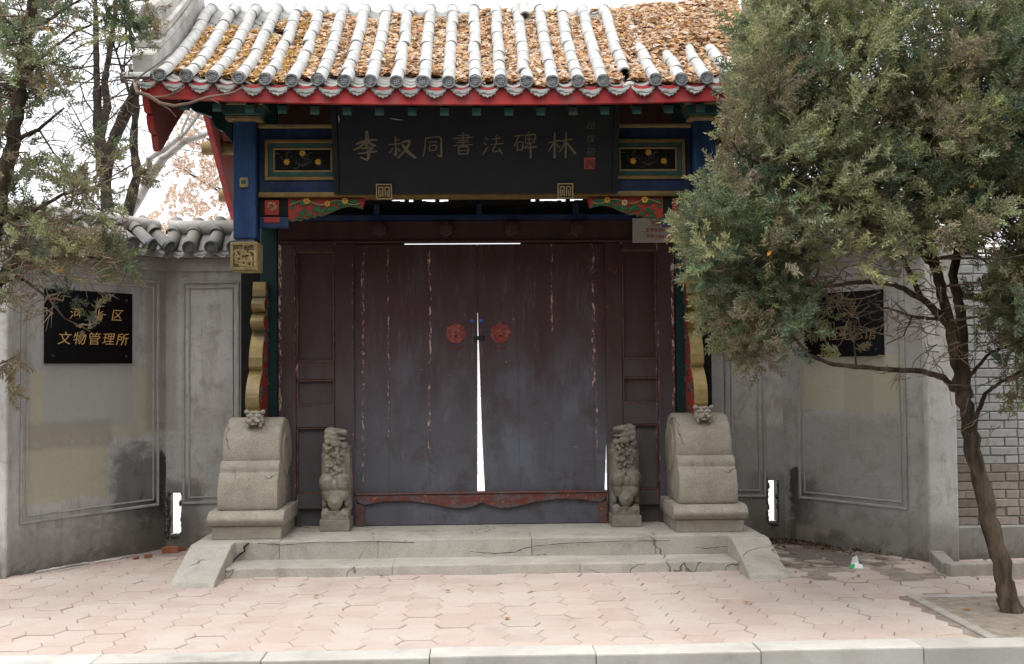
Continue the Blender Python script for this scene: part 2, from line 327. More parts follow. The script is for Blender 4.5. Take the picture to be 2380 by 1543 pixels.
def plaster(name, patches=(), seed=0.0, light=1.0):
    """aged grey lime plaster; patches: (u0,u1,v0,v1,colour,strength,soft,wobble)"""
    m = M(name); p = m.xyz(); u, v = p[0], p[2]
    off = m.nd('VectorMath', operation='ADD'); m.lk(m.co(), off.inputs[0]); off.inputs[1].default_value = (seed, seed*1.7, 0); c = off.outputs[0]
    col = m.mix(m.step(m.noise(1.6, 5, .6, c), .35, .65), (.36*light, .355*light, .345*light), (.46*light, .455*light, .44*light))
    col = m.mix(m.ma('MULTIPLY', m.step(m.noise(3, 6, .7, c, stretch=(1.6, 1, .5)), .48, .75), .5), col, (.26*light, .225*light, .19*light))
    col = m.mix(m.ma('MULTIPLY', m.step(m.noise(7, 6, .7, c, dist=.5), .48, .66), .5), col, (.235*light, .2*light, .165*light))
    col = m.mix(m.ma('MULTIPLY', m.step(m.noise(11, 5, .7, c, stretch=(1.5, 1, .16)), .54, .74), .45), col, (.19*light, .175*light, .16*light))
    col = m.mix(m.ma('MULTIPLY', m.step(m.noise(4, 6, .7, c, dist=.9), .55, .7), .4), col, (.46*light, .46*light, .455*light))
    w1 = m.ma('SUBTRACT', m.noise(5, 6, .7, c, dist=.4), .5); w2 = m.ma('SUBTRACT', m.noise(6, 6, .7, c, dist=.8), .5)
    for u0, u1, v0, v1, cc, st, so, wb in patches:
        uu = m.ma('ADD', u, m.ma('MULTIPLY', w1, wb)); vv = m.ma('ADD', v, m.ma('MULTIPLY', w2, wb))
        col = m.mix(m.ma('MULTIPLY', m.rect(uu, vv, u0, u1, v0, v1, so), st), col, cc)
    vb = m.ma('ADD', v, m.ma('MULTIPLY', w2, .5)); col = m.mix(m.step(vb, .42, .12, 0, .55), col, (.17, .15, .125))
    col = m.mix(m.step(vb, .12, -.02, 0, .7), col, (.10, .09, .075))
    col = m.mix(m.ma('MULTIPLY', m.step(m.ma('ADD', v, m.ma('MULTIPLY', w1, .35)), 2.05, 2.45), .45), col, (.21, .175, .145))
    col = m.mix(m.ma('MULTIPLY', m.step(m.noise(40, 4, .7, c), .56, .72), .3), col, (.24, .22, .2))
    col = m.mix(m.ma('MULTIPLY', m.step(m.noise(28, 4, .7, c), .68, .72), .6), col, (.10, .095, .09))
    m.bump(m.noise(60, 6, .8, c), .7, .006)
    return m.done(col, .92, .2)

# ------------------------------------------------------------------ setting: ground, road, courtyard
tag(B().box(-300, 300, -300, 600, -.5, -.17).out('ground', mGRND), kind='structure')
tag(B().box(-60, 60, -9, 5.62, -.169, -.14).out('road', mROAD), kind='structure')
tag(B().box(-30, 30, 9.72, 40, -.16, .02).out('courtyard_ground', mCOURT), kind='structure')
pav = tag(B().box(-6, 6.5, 6.03, 9.9, -.165, -.007).out('pavement', mBED), kind='structure')
# kerb
kerb = tag(B().box(-6, 6.5, 5.86, 6.0, -.168, -.05).out('kerb', mBED), kind='structure')
kx = -5.9-0.86
for i in range(14):
    L = .852; x0 = -5.09+.852*i-.28
    b = B().box(x0+.0015, x0+L-.0015, 5.838+random.uniform(-.004, .004), 6.024, -.15, .004+random.uniform(-.004, .003))
    b.out('kerb_stone', mKERB, kerb, bevel=.009, seg=2)
# unseen building added behind the camera to block low sky from the gate
opp = empty('low_sky_blocker', (0, -13, 0), label='long grey brick building added unseen across the road to block low sky', cat='building')
mOPP = simple('blocker_brick', (.17, .16, .15), (.22, .2, .185), 3, .9, .2, .3, rv=0); mPANE = simple('dark_pane', (.02, .025, .03), (.03, .035, .04), 2, .15, .5, 0, rv=0)
B().box(-45, 45, -9, 0, -.17, 10.5).out('wall', mOPP, opp); B().box(-45.3, 45.3, -9.3, .35, 10.5, 10.8).out('roof', mOPP, opp)
WPANE = B().box(-.8, .8, .0, .03, 0, 1.5).mesh('window', mPANE)
for fl in range(3):
    for k in range(-9, 10): place('window', WPANE, opp, Matrix.Translation((k*3.4, .0, 1.2+fl*3.2)))
# hexagonal pink tiles
PIT = (2.72, 4.1, 6.03, 7.13)
def hexmesh(name):
    p, f, h = .116, .077, .0905
    poly = [(-p, 0), (-f, -h), (f, -h), (p, 0), (f, h), (-f, h)]
    return B().prism(poly, -.03, 0, 'z').mesh(name, mPAVE, bevel=.004)
HEX = hexmesh('paving_tile'); spots = []
for i in range(-24, 26):
    for j in range(0, 22):
        X = i*.193+.05; Y = 6.122+j*.182+(.091 if i % 2 else 0)
        if Y > 9.75 or (PIT[0]-.07 < X < PIT[1]+.06 and Y < PIT[3]+.05): continue
        if -2.0 < X < 2.05 and Y > 8.17: continue
        if Y < 6.1: continue
        spots.append((X, Y))
spots.sort(key=lambda s: (abs(s[0]) > s[1]*.5+.15, s[1]))
HALF = B().prism([(-.116, 0), (.116, 0), (.077, .0905), (-.077, .0905)], -.03, 0, 'z').mesh('half_paving_tile', mPAVE, bevel=.004)
for i in range(-23, 26, 2):
    X = i*.193+.05
    if X < PIT[0]-.12: place('half_paving_tile', HALF, pav, Matrix.Translation((X, 6.032, random.uniform(-.004, .002))))
rest = B(); hv = [tuple(v.co) for v in HEX.vertices]; hf = [tuple(f.vertices) for f in HEX.polygons]
for k, (X, Y) in enumerate(spots):
    rough = 2.2 if (X > 2 and Y > 7.6) else 1
    Mx = Matrix.Translation((X+random.gauss(0, .002*rough), Y+random.gauss(0, .002*rough), .0+random.uniform(-.005, .003)*rough)) @ Euler((random.gauss(0, .008)*rough, random.gauss(0, .008)*rough, random.gauss(0, .008)*rough)).to_matrix().to_4x4()
    Mx = Mx @ Matrix.Scale(random.uniform(.985, 1.0) if rough == 1 else random.uniform(.9, .96), 4, (1, 0, 0)) @ Matrix.Scale(random.uniform(.97, .995) if rough == 1 else random.uniform(.86, .95), 4, (0, 1, 0))
    if k < 300: place('paving_tile', HEX, pav, Mx)
    else: rest.add([Mx @ Vector(v) for v in hv], hf)
tag(rest.out('paving_tiles_beyond', mPAVE, pav, recalc=False), kind='stuff')
# tree pit
pit = tag(B().box(PIT[0]+.07, PIT[1], PIT[2], PIT[3]-.07, -.013, -.004).out('tree_pit_soil', mSOIL), kind='structure')
B().box(PIT[0], PIT[0]+.066, PIT[2], PIT[3]-.068, -.05, .006).out('pit_edging', mEDGE, pit, bevel=.006)
B().box(PIT[0], PIT[1], PIT[3]-.066, PIT[3], -.05, .006).out('pit_edging', mEDGE, pit, bevel=.006)

# the kerb and paving run slightly askew to the gate
SKEW = Matrix.Translation((0, 5.71, 0)) @ Matrix.Rotation(R_(.4), 4, 'Z') @ Matrix.Translation((0, -5.9, 0))
for o in (kerb, pav, pit): o.matrix_world = SKEW
# ------------------------------------------------------------------ stone steps
steps = empty('stone_steps', (0, 8.2, 0), label='low pale granite steps and platform with sloping side stones in front of the wooden gate', cat='steps')
def S(b, name, mat=mSTEP, bevel=.012, seg=2, parent=None, **k):
    o = b.out(name, mat, parent or steps, bevel=bevel, seg=seg, **k); o.location = o.location-Vector((0, 8.2, 0)) if (parent or steps) is steps else o.location; return o
S(B().box(-2.1, 2.13, 8.62, 9.7, 0, .197), 'platform_slab')
ex = [-2.1, -1.48, -.75, .39, 1.32, 2.13]
for a, b_ in zip(ex[:-1], ex[1:]):
    S(B().box(a+.0008, b_-.0008, 8.22+random.uniform(-.008, .008), 8.615, .02, .2+random.uniform(-.003, .003)), 'edge_stone', bevel=.006)
tx = [-1.80, -.62, .72, 1.86]
for a, b_ in zip(tx[:-1], tx[1:]):
    S(B().box(a+.0006, b_-.0006, 7.88+random.uniform(-.008, .008), 8.225, -.012, .068+random.uniform(-.003, .003)), 'tread_stone', bevel=.006)
for a, b_ in ((-2.1, -1.80), (1.86, 2.14)):
    S(B().prism([(8.235, .203), (8.10, .203), (7.56, .03), (7.54, -.012), (8.235, -.012)], a, b_, 'x'), 'ramp_stone', bevel=.012)
for ln in ([(600, 1263), (650, 1266), (720, 1262), (860, 1258), (1000, 1262)], [(1095, 1280), (1120, 1285), (1150, 1287), (1200, 1283), (1222, 1273), (1240, 1270), (1300, 1263), (1420, 1259), (1600, 1256)], [(1700, 1268), (1672, 1271), (1640, 1274), (1610, 1270)], [(1240, 1296), (1250, 1289), (1262, 1288), (1275, 1296)]):
    pp = [P(x+random.uniform(-3, 3), y+random.uniform(-1, 1), 8.213) for x, y in ln]; pq = []
    for a, c in zip(pp[:-1], pp[1:]): pq += [a.lerp(c, u)+Vector((0, 0, random.gauss(0, .002))) for u in (0, .25, .5, .75)]
    S(B().tube(pq, [random.uniform(.0008, .0028) for _ in pq], 4), 'crack', mSOOT, bevel=0)
B0 = B(); B0.tube([(-1.70, 8.205, .195), (-1.735, 8.204, .165), (-1.73, 8.203, .135), (-1.77, 8.20, .11), (-1.80, 8.12, .075)], [.006, .009, .007, .009, .005], 5)
S(B0, 'crack', mSOOT, bevel=0)

# ------------------------------------------------------------------ gatehouse
gate = empty('gatehouse', (0, 9.05, 0), label='traditional tile-roofed wooden gatehouse with dark weathered double doors and painted beams', cat='gatehouse')
GI = Matrix.Translation((0, -9.05, 0))
def g(b, name, mat, parent=None, bevel=.004, **k):
    """part of the gatehouse, given in world coordinates"""
    return b.out(name, mat, parent or gate, GI if parent is None else None, bevel=bevel, **k)
def grp(name, parent=None):
    o = bpy.data.objects.new(name, None); COL.objects.link(o); o.parent = parent or gate; o.matrix_local = GI; o.empty_display_size = .05; return o
DY = 9.05
for sx in (-1, 1):
    g(B().box(sx*1.70-.073, sx*1.70+.073, 9.0, 9.16, .19, 3.9), 'post', mDGREEN, bevel=.012)
    g(B().box(sx*1.70-.073, sx*1.70+.073, 10.2, 10.36, .1, 3.6), 'post', mDGREEN, bevel=.012)
for sx in (-1, 1):
    a, c = sorted((sx*1.96, sx*1.76)); g(B().box(a, c, 9.15, 9.18, .1, 2.66), 'infill_board', mBLACK)
# side panels
for sx in (-1, 1):
    fr = grp('side_panel')
    def sb(x0, x1, y0, y1, z0, z1, nm, mat=mFRAME, bv=.005):
        a, c = sorted((sx*x0, sx*x1)); B().box(a, c, y0, y1, z0, z1).out(nm, mat, fr, bevel=bv)
    dx = .0 if sx < 0 else .045
    sb(1.482, 1.622, 8.985, 9.05, .2, 2.5, 'stile'); sb(1.008+dx, 1.165+dx*.5, 8.985, 9.05, .2, 2.5, 'stile')
    for z0, z1 in ((2.44, 2.499), (1.388, 1.53), (1.0, 1.168), (.34, .458)): sb(1.167+dx*.5, 1.48, 8.988, 9.05, z0, z1, 'rail')
    for z0, z1 in ((1.53, 2.44), (1.168, 1.388), (.458, 1.0), (.2, .34)): sb(1.16+dx*.5, 1.49, 9.03, 9.045, z0-.01, z1+.01, 'panel')
    for z0, z1 in ((1.53, 2.44), (1.168, 1.388), (.458, 1.0)):       # thin bead around each panel
        q = B(); a, c = sorted((sx*(1.168+dx*.5), sx*1.479))
        for bx in ((a, c, z0, z0+.014), (a, c, z1-.014, z1), (a, a+.012, z0+.0145, z1-.0145), (c-.012, c, z0+.0145, z1-.0145)): q.box(bx[0], bx[1], 8.996, 9.031, bx[2], bx[3])
        q.out('bead', mBEAD, fr, bevel=.003)
# lintel, pegs, transom
lint = g(B().box(-1.622, 1.622, 8.985, 9.06, 2.502, 2.683), 'lintel', mMAR)
B().box(-1.62, 1.62, 8.965, 8.984, 2.503, 2.52).out('lintel_bead', mMAR, lint, bevel=.004)
for x in (-.79, -.25, .285, .818):
    poly = [(x+.06*math.sin(k*math.pi/3), 2.605+.066*math.cos(k*math.pi/3)) for k in range(6)]
    o = B().prism(poly, 8.90, 8.984).out('door_peg', mMAR, lint, bevel=.012, seg=2)
    B().prism([(x+(px-x)*.55, 2.605+(pz-2.605)*.55) for px, pz in poly], 8.890, 8.9).out('door_peg_face', mMAR, lint, bevel=.003)
tr = grp('transom')
B().box(-1.622, 1.622, 8.99, 9.05, 2.685, 2.735).out('transom_rail', mBLUE, tr, bevel=.003)
for x in (-1.6, -.82, .02, .82, 1.6): B().box(x-.021, x+.021, 8.992, 9.05, 2.736, 2.825).out('mullion', mBLUE, tr, bevel=.003)
for i in range(5): B().box(-1.58, 1.58, 9.0615, 9.07, 2.737+i*.0195, 2.737+i*.0195+.0185).out('louvre_slat', mBLACK, tr)
g(B().box(-1.622, 1.622, 9.0, 9.04, 2.965, 3.75), 'upper_board', mDECK)
q = B(); xs = np.linspace(-1.6, 1.6, 90)                                # top rail with broken chinks that let daylight through
for a, c in zip(xs[:-1], xs[1:]):
    hole = (-.75 < a < -.25 or .42 < a < .9) and mnoise.noise((a*13, 3, 1)) > -.15
    if not hole: q.box(a, c, 9.005, 9.06, 2.826, 2.966)
    else: q.box(a, c, 9.005, 9.06, 2.826, 2.841+random.random()*.014); q.box(a, c, 9.005, 9.035, 2.92, 2.966)
g(q, 'chinked_rail', mBLACK, bevel=0)
# door leaves
TOP, BOT = 2.4925, .43
def leaf(edges, lo, hi, name):
    ro = grp(name)
    for k, (l, r) in enumerate(zip(edges[:-1], edges[1:])):
        def at(e, z): return np.interp(z, [p[1] for p in e], [p[0] for p in e])
        zs = sorted({BOT, TOP, .95, 1.9}); poly = [(at(l, z)+.0004, z) for z in zs]+[(at(r, z)-.0004, z) for z in reversed(zs)]
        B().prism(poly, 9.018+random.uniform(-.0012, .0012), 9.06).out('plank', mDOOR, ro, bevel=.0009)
    oL, oR = edges[0], edges[-1]; at = lambda e, z: np.interp(z, [p[1] for p in e], [p[0] for p in e])
    zs = [BOT, .95, 1.9, TOP-.003]; B().prism([(at(oL, z)+.004, z) for z in zs]+[(at(oR, z)-.004, z) for z in reversed(zs)], 9.0605, 9.07).out('leaf_backing', mMAR, ro)
    return ro
c_ = lambda x: [(x, BOT), (x, TOP)]
L1 = leaf([c_(-1.012), c_(-.94), c_(-.73), c_(-.40), [(-.012, BOT), (.0005, 1.9), (.0005, TOP)]], 0, 0, 'door_leaf')
L2 = leaf([[(.05, BOT), (.029, .95), (.0025, 1.9), (.0015, TOP)], [(.34, BOT), (.32, TOP)], c_(.615), c_(.955), [(1.032, BOT), (1.0545, .95), (1.0545, TOP)]], 0, 0, 'door_leaf')
for a, c in ((-1.03, -.6), (.36, 1.08)): g(B().box(a, c, 9.0862, 9.095, 2.46, 2.55), 'head_stop', mMAR)
def ngon(cx, cz, r, n, rz=None): return [(cx+r*math.cos(2*math.pi*k/n), cz+(rz or r)*math.sin(2*math.pi*k/n)) for k in range(n)]
for x, lf in ((-.178, L1), (.187, L2)):
    poly = []
    for k in range(40):
        a = 2*math.pi*k/40; r = .082+.004*random.uniform(-1, 1)
        r += .022*max(0, 1-abs(a-math.pi/2)/.14)+.012*(max(0, 1-abs(a-.75)/.16)+max(0, 1-abs(a-2.4)/.16))
        poly.append((x+r*math.cos(a), 1.755+r*math.sin(a)*.95))
    o = B().prism(poly, 9.0125, 9.021).out('knocker_mark', mKNOCK, lf, bevel=.0015)
    B().prism(ngon(x, 1.735, .009, 10), 9.0105, 9.013).out('knocker_hole', mBLACK, lf)
    B().tube([(x+.06*math.cos(a), 9.014, 1.66+.028*math.sin(a)) for a in np.linspace(math.pi*1.1, math.pi*1.9, 9)], [.004]*9, 4).out('knocker_arc', mKNOCK, lf)  # thin arc below the mark, in the same red
for x, lf in ((-.045, L1), (.028, L2)):
    q = B(); 
    for k in range(4): a = k*.9+x*20; q.prism([(x+.022*math.cos(a+t)*s_, 1.86+.022*math.sin(a+t)*s_) for t, s_ in ((0, 1), (.5, .5), (math.pi, 1), (math.pi+.5, .5))], 9.0085+k*.0012, 9.0094+k*.0012)
    q.out('tape_scrap', mTAPE, lf)
g(B().box(-.02, .02, 9.071, 9.085, 1.93, TOP-.003), 'meeting_strip', mMAR)
g(B().box(1.035, 1.09, 9.071, 9.085, .97, TOP), 'jamb_strip', mMAR); g(B().box(-1.05, -.985, 9.071, 9.085, BOT, TOP), 'jamb_strip', mMAR)
g(B().box(-.035, .06, 8.998, 9.012, 1.70, 1.735), 'hasp', mSOOT)
# threshold with carved lip
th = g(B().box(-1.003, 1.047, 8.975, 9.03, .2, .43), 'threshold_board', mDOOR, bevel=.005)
def lipcurve():
    xs = np.linspace(-.93, .98, 60); lo = []
    for x in xs:
        t = abs((x-.025)/.955); z = np.interp(t, [0, .06, .16, .26, .42, .62, .82, 1], [.385, .352, .332, .336, .372, .40, .398, .37]); lo.append((x, z))
    return [(-1.0, .432), (-.975, .385)]+lo+[(1.02, .385), (1.045, .432)]
B().prism([(-1.002, .452)]+[p for p in lipcurve()]+[(1.047, .452)], 8.945, 8.974).out('carved_lip', mRAIL, th, bevel=.005)
B().box(-1.003, 1.047, 8.935, 9.03, .4525, .466).out('threshold_cap', mRAIL, th, bevel=.003)
for x in (-.965, 1.01): B().box(x-.037, x+.037, 8.955, 8.974, .2, .38).out('threshold_end', mRAIL, th, bevel=.004)

# hanging beam, hanging posts
HY = 8.07
beam = g(B().box(-1.60, 1.60, HY+.02, HY+.16, 2.775, 3.25), 'painted_beam', mBLUE)
B().box(-1.603, 1.603, HY-.012, HY+.16, 2.738, 2.774).out('gold_moulding', mGOLD, beam, bevel=.008, seg=2)
B().box(-1.603, 1.603, HY-.005, HY+.16, 3.251, 3.278).out('upper_moulding', mOCH, beam, bevel=.005)
def star(cx, cz, r, n=9, ri=.55, a0=0): return [(cx+(r if k % 2 == 0 else r*ri)*math.cos(a0+math.pi*k/n), cz+(r if k % 2 == 0 else r*ri)*math.sin(a0+math.pi*k/n)) for k in range(2*n)]
for sx in (-1, 1):
    x0, x1, z0, z1 = 1.0, 1.555, 2.865, 3.165
    pn = grp('flower_panel'); y = HY+.02
    def fb(a, c, zz0, zz1, y0, y1, nm, mat, bv=.004): a, c = sorted((sx*a, sx*c)); B().box(a, c, y0, y1, zz0, zz1).out(nm, mat, pn, bevel=bv)
    for nm, mat, i, w, y0 in (('gold_frame', mGOLD, 0, .026, y-.022), ('green_frame', mGREEN, .027, .032, y-.010), ('inner_frame', mOCH, .06, .014, y-.014)):
        q = B()
        for bx in ((x0+i, x1-i, z0+i, z0+i+w), (x0+i, x1-i, z1-i-w, z1-i), (x0+i, x0+i+w, z0+i+w+.0005, z1-i-w-.0005), (x1-i-w, x1-i, z0+i+w+.0005, z1-i-w-.0005)):
            a, c = sorted((sx*bx[0], sx*bx[1])); q.box(a, c, y0, y-.0005, bx[2], bx[3])
        q.out(nm, mat, pn, bevel=.003)
    fb(x0+.074, x1-.074, z0+.074, z1-.074, y-.004, y-.0006, 'field', mBLACK, 0)
    cxm = sx*1.28
    for dx, dz in ((0, .045), (-.115, -.02), (.115, -.02)):
        B().prism(star(cxm+dx, 3.02+dz, .028, 8, .6, .2+dx), y-.016, y-.006).out('gold_flower', mFLOW, pn, bevel=.002)
    q = B(); rr = random.Random(3)
    for k in range(14):
        xx = cxm+rr.uniform(-.17, .17); zz = 3.015+rr.uniform(-.06, .06); a = rr.uniform(0, 6)
        q.tube([(xx+.05*t*math.cos(a+t*1.6), y-.009, zz+.035*t*math.sin(a+t*1.6)) for t in np.linspace(0, 1, 5)], [.004]*5, 4)
    for k in range(-3, 4): q.tube([(cxm, y-.009, 2.965), (cxm+k*.02, y-.011, 3.0), (cxm+k*.024, y-.009, 3.03)], [.003]*3, 4)
    q.out('carved_vine', mVINE, pn)
    # spandrel bracket under the beam
    br = grp('spandrel_bracket'); yb = HY+.03
    pts = [(.825, 2.735), (.842, 2.655), (.875, 2.668), (.94, 2.678), (1.0, 2.668), (1.06, 2.64), (1.12, 2.615), (1.15, 2.602), (1.175, 2.612), (1.2, 2.592), (1.225, 2.602), (1.25, 2.58), (1.275, 2.588), (1.3, 2.568), (1.33, 2.578), (1.36, 2.565), (1.39, 2.575), (1.39, 2.735)]
    B().prism([(sx*a, z) for a, z in pts], yb, yb+.05).out('bracket_board', mLEAFR, br, bevel=.003)
    edge = [(sx*a, yb-.003, z) for a, z in pts[1:-1]]
    B().tube(edge, [.006]*len(edge), 4).out('bracket_rim', mLEAFG, br)
    rr = random.Random(5)
    for k in range(30):
        xx = .875+.495*((k*.618+.13) % 1); t_ = rr.random(); zb_ = np.interp(xx, [p_[0] for p_ in pts[1:-1]], [p_[1] for p_ in pts[1:-1]]); a = rr.uniform(0, 6); r = rr.uniform(.020, .030)
        zz = zb_+.016+(2.722-zb_-.03)*t_
        lp = [(sx*xx+r*(1 if i % 2 == 0 else .62)*math.cos(a+i*math.pi/5)*(1.25 if i < 3 else 1), min(zz+r*(1 if i % 2 == 0 else .62)*.8*math.sin(a+i*math.pi/5), 2.734)) for i in range(10)]
        B().prism(lp, yb-.004-.0003*k, yb-.0005).out('painted_leaf', mLEAFG, br)
    for xx, zz, r, mt in ((.97, 2.712, .028, mFLOW), (1.10, 2.69, .027, mFLOW2 if sx > 0 else mFLOW), (1.25, 2.712, .030, mFLOW)):
        B().prism(star(sx*xx, zz, r, 8, .65), yb-.019, yb-.0132).out('painted_flower', mt, br, bevel=.0015)
        B().prism(ngon(sx*xx, zz, r*.3, 8), yb-.022, yb-.0195).out('flower_eye', mGOLD, br)
    q = [(sx*x, yb-.0145, 2.70+.018*math.sin(x*26)) for x in np.linspace(.86, 1.37, 16)]
    B().tube(q, [.004]*16, 4).out('painted_stem', mOCH, br)
    a, c = sorted((sx*1.392, sx*1.60)); B().box(a, c, yb, yb+.05, 2.60, 2.736).out('bracket_root', mBLACK, br, bevel=.003)
    a, c = sorted((sx*1.385, sx*1.60)); B().box(a, c, yb-.01, yb+.06, 2.515, 2.598).out('bracket_arm', mBLUE, br, bevel=.01, seg=2)
    a, c = sorted((sx*1.455, sx*1.56)); B().box(a, c, yb-.008, yb-.0005, 2.61, 2.722).out('red_square', mLEAFR, br, bevel=.003)
    a, c = sorted((sx*1.448, sx*1.565)); B().box(a, c, yb-.018, yb-.0105, 2.553, 2.594).out('red_tab', mLEAFR, br, bevel=.003)
    q = B(); 
    for k in range(7): q.ball((sx*1.508+.028*math.cos(k*2.4), yb-.009, 2.675+.024*math.sin(k*2.4)), (.012, .005, .011), 6, 4)
    q.out('gilt_relief', mOCH, br)
    # hanging post with carved box foot
    hp = grp('hanging_post'); X = sx*1.69
    B().box(X-.083, X+.083, HY-.06, HY+.11, 2.425, 3.30).out('post_shaft', mBLUEP, hp, bevel=.014, seg=2)
    B().box(X-.065, X+.065, HY-.045, HY+.095, 2.40, 2.426).out('post_neck', mDISC, hp)
    cb = B().box(X-.098, X+.098, HY-.085, HY+.125, 2.19, 2.402).out('carved_box', mOCH, hp, bevel=.008, seg=2)
    yy = HY-.086
    q = B()
    for bx in ((-.092, .092, 2.196, 2.216), (-.092, .092, 2.376, 2.396), (-.092, -.074, 2.217, 2.375), (.074, .092, 2.217, 2.375)): q.box(X+bx[0], X+bx[1], yy-.008, yy-.0005, bx[2], bx[3])
    q.out('box_border', mOCH, hp, bevel=.003)
    q = B(); rr = random.Random(9)
    for k in range(36):
        cxq, czq = X+rr.uniform(-.055, .055), 2.296+rr.uniform(-.062, .062); a = rr.uniform(0, 6)
        q.tube([(cxq+.028*math.cos(a+t), yy-.004, czq+.028*math.sin(a+t)) for t in np.linspace(0, 2.2, 5)], [.006, .008, .008, .007, .003], 5)
    tag(q.out('box_relief', mOCH, hp), kind='stuff')
    B().box(X-.075, X+.075, yy-.0004, yy+.01, 2.217, 2.375).out('box_ground', mOCHD, hp)
    B().box(X-.03, X+.03, HY-.085, HY-.061, 2.80, 2.87).out('tenon_end', mOCH, hp, bevel=.006); B().box(X-.018, X+.018, HY-.092, HY-.0855, 2.822, 2.85).out('tenon_face', mGREEN, hp, bevel=.003)
    # capital
    cp = grp('capital')
    B().box(X-.125, X+.13, HY-.13, HY+.14, 3.285, 3.315).out('capital_lip', mOCH, cp, bevel=.006)
    B().prism([(X-.13, 3.3155), (X+.13, 3.3155), (X+.155, 3.385), (X-.155, 3.385)], HY-.15, HY+.16).out('capital_block', mGREEN, cp, bevel=.006)
    B().box(X-.15, X+.15, HY-.155, HY+.165, 3.386, 3.412).out('capital_band', mOCH, cp, bevel=.005)
    B().box(X-.14, X+.14, HY-.14, HY+.15, 3.413, 3.52).out('capital_head', mGREEN, cp, bevel=.006)
    # cloud-shaped beam head reaching out beyond the post
    pl = [(X+sx*.09, 3.47)]+[(X+sx*(.42-.10*(1-math.cos(t))), 3.47-.11*math.sin(t)) for t in np.linspace(0, 1.5, 7)]+[(X+sx*(.24-.07*(1-math.cos(t))), 3.33-.10*math.sin(t)) for t in np.linspace(0, 1.5, 6)]+[(X+sx*.09, 3.13)]
    B().prism(pl, HY-.03, HY+.07).out('cloud_beam_head', mDGREEN, cp, bevel=.006)
    edge = [(a, HY-.033, z) for a, z in pl[1:-1]]; B().tube(edge, [.007]*len(edge), 5).out('cloud_rim', mGREEN, cp)
    # beams running back from hanging post to gate post
    g(B().box(X-.06, X+.06, HY+.112, 9.0, 2.62, 2.80), 'tie_beam', mDGREEN, bevel=.008)
    g(B().box(X-.07, X+.07, HY+.161, 9.0, 3.1, 3.38), 'tie_beam', mDGREEN, bevel=.008)
    # vase-shaped carved board standing in front of the post
    def lobe(z1, z0, yb_, bulge, n=8): return [(yb_-bulge*math.sin(math.pi*t)**.8, z1+(z0-z1)*t) for t in np.linspace(.0, 1, n)]
    fr_ = [(8.93, 2.185), (8.915, 2.12), (8.91, 2.065)]+lobe(2.06, 1.93, 8.93, .075)+lobe(1.925, 1.785, 8.91, .095)+[(8.92, 1.78), (8.86, 1.74), (8.80, 1.66), (8.765, 1.57), (8.76, 1.50), (8.785, 1.475)]+lobe(1.47, 1.0, 8.80, .17, 14)+[(8.80, .98)]
    prof = fr_+[(8.998, .98), (8.998, 2.185)]
    vb = g(B().prism(prof, sx*1.763-.054, sx*1.763+.054, 'x', 0, 1), 'vase_board', [mGOLDE, mLEAFR], bevel=.004)
    q = B(); rr = random.Random(4); xi = sx*(1.763-.055)
    for k in range(34):
        zz = rr.uniform(1.08, 2.1); y0 = np.interp(zz, [1.0, 1.25, 1.5, 1.7, 2.1], [8.80, 8.64, 8.78, 8.84, 8.93]); yy = rr.uniform(y0+.02, 8.98); a = rr.uniform(0, 6)
        q.tube([(xi-sx*.002, yy+.03*math.cos(a+t), zz+.03*math.sin(a+t)) for t in np.linspace(0, 2, 4)], [.008, .01, .009, .004], 5)
    tag(q.out('vase_relief', mVINE, vb), kind='stuff')

# ------------------------------------------------------------------ roof
EY, RY = 7.5, 9.0
def rz_(Y, X=0):
    d = abs(Y-RY); t = 1-d/1.5
    z = 3.44+.80*t+.265*t*t
    if d < .22: z -= .055*(1-d/.22)**2
    return z+.05*(abs(X)/2.2)**2.4*(1-max(0, min(1, t)))
def slope(Y): return math.atan2(rz_(Y+.01)-rz_(Y-.01), .02)
roof = grp('roof')
NC = 25; CX = [-2.153+.1788*i for i in range(NC)]
# deck, both slopes
ys = np.linspace(7.56, 10.5, 40); q = B()
poly = [(y, rz_(y)-.06) for y in ys]+[(y, rz_(y)-.12) for y in reversed(ys)]
xs_ = np.linspace(-2.3, 2.3, 12)
for a, c in zip(xs_[:-1], xs_[1:]):
    k = len(q.V); n = len(ys)
    for x in (a, c): q.V += [(x, y, rz_(y, x)-.062) for y in ys]+[(x, y, rz_(y, x)-.115) for y in ys]
    for i in range(n-1):
        q.Fc += [(k+i, k+i+1, k+2*n+i+1, k+2*n+i), (k+n+i, k+3*n+i, k+3*n+i+1, k+n+i+1)]; q.mi += [0, 0]
    q.Fc += [(k, k+2*n, k+3*n, k+n)]; q.mi += [0]
q.out('roof_deck', mDECK, roof, recalc=False)
# cover tiles
def arc_tile(name, r0, r1, L, th, mat, up=True, n=8, span=math.pi*1.05, t=.012):
    q = B(); a0 = (math.pi-span)/2; k = 0
    for (r, y) in ((r0, 0), (r1, L), (r1-t, L), (r0-t, 0)):
        for j in range(n+1):
            a = a0+span*j/n; s = 1 if up else -1; q.V.append((r*math.cos(a), y, s*r*math.sin(a)))
    m_ = n+1
    for i in range(4):
        for j in range(n): q.Fc.append((i*m_+j, i*m_+j+1, ((i+1) % 4)*m_+j+1, ((i+1) % 4)*m_+j)); q.mi.append(0)
    return q.mesh(name, mat, smooth=40)
SL = 1.83; NT = 8; TL = SL/NT
COV = arc_tile('cover_tile', .0462, .0437, TL+.006, .012, mTILE)
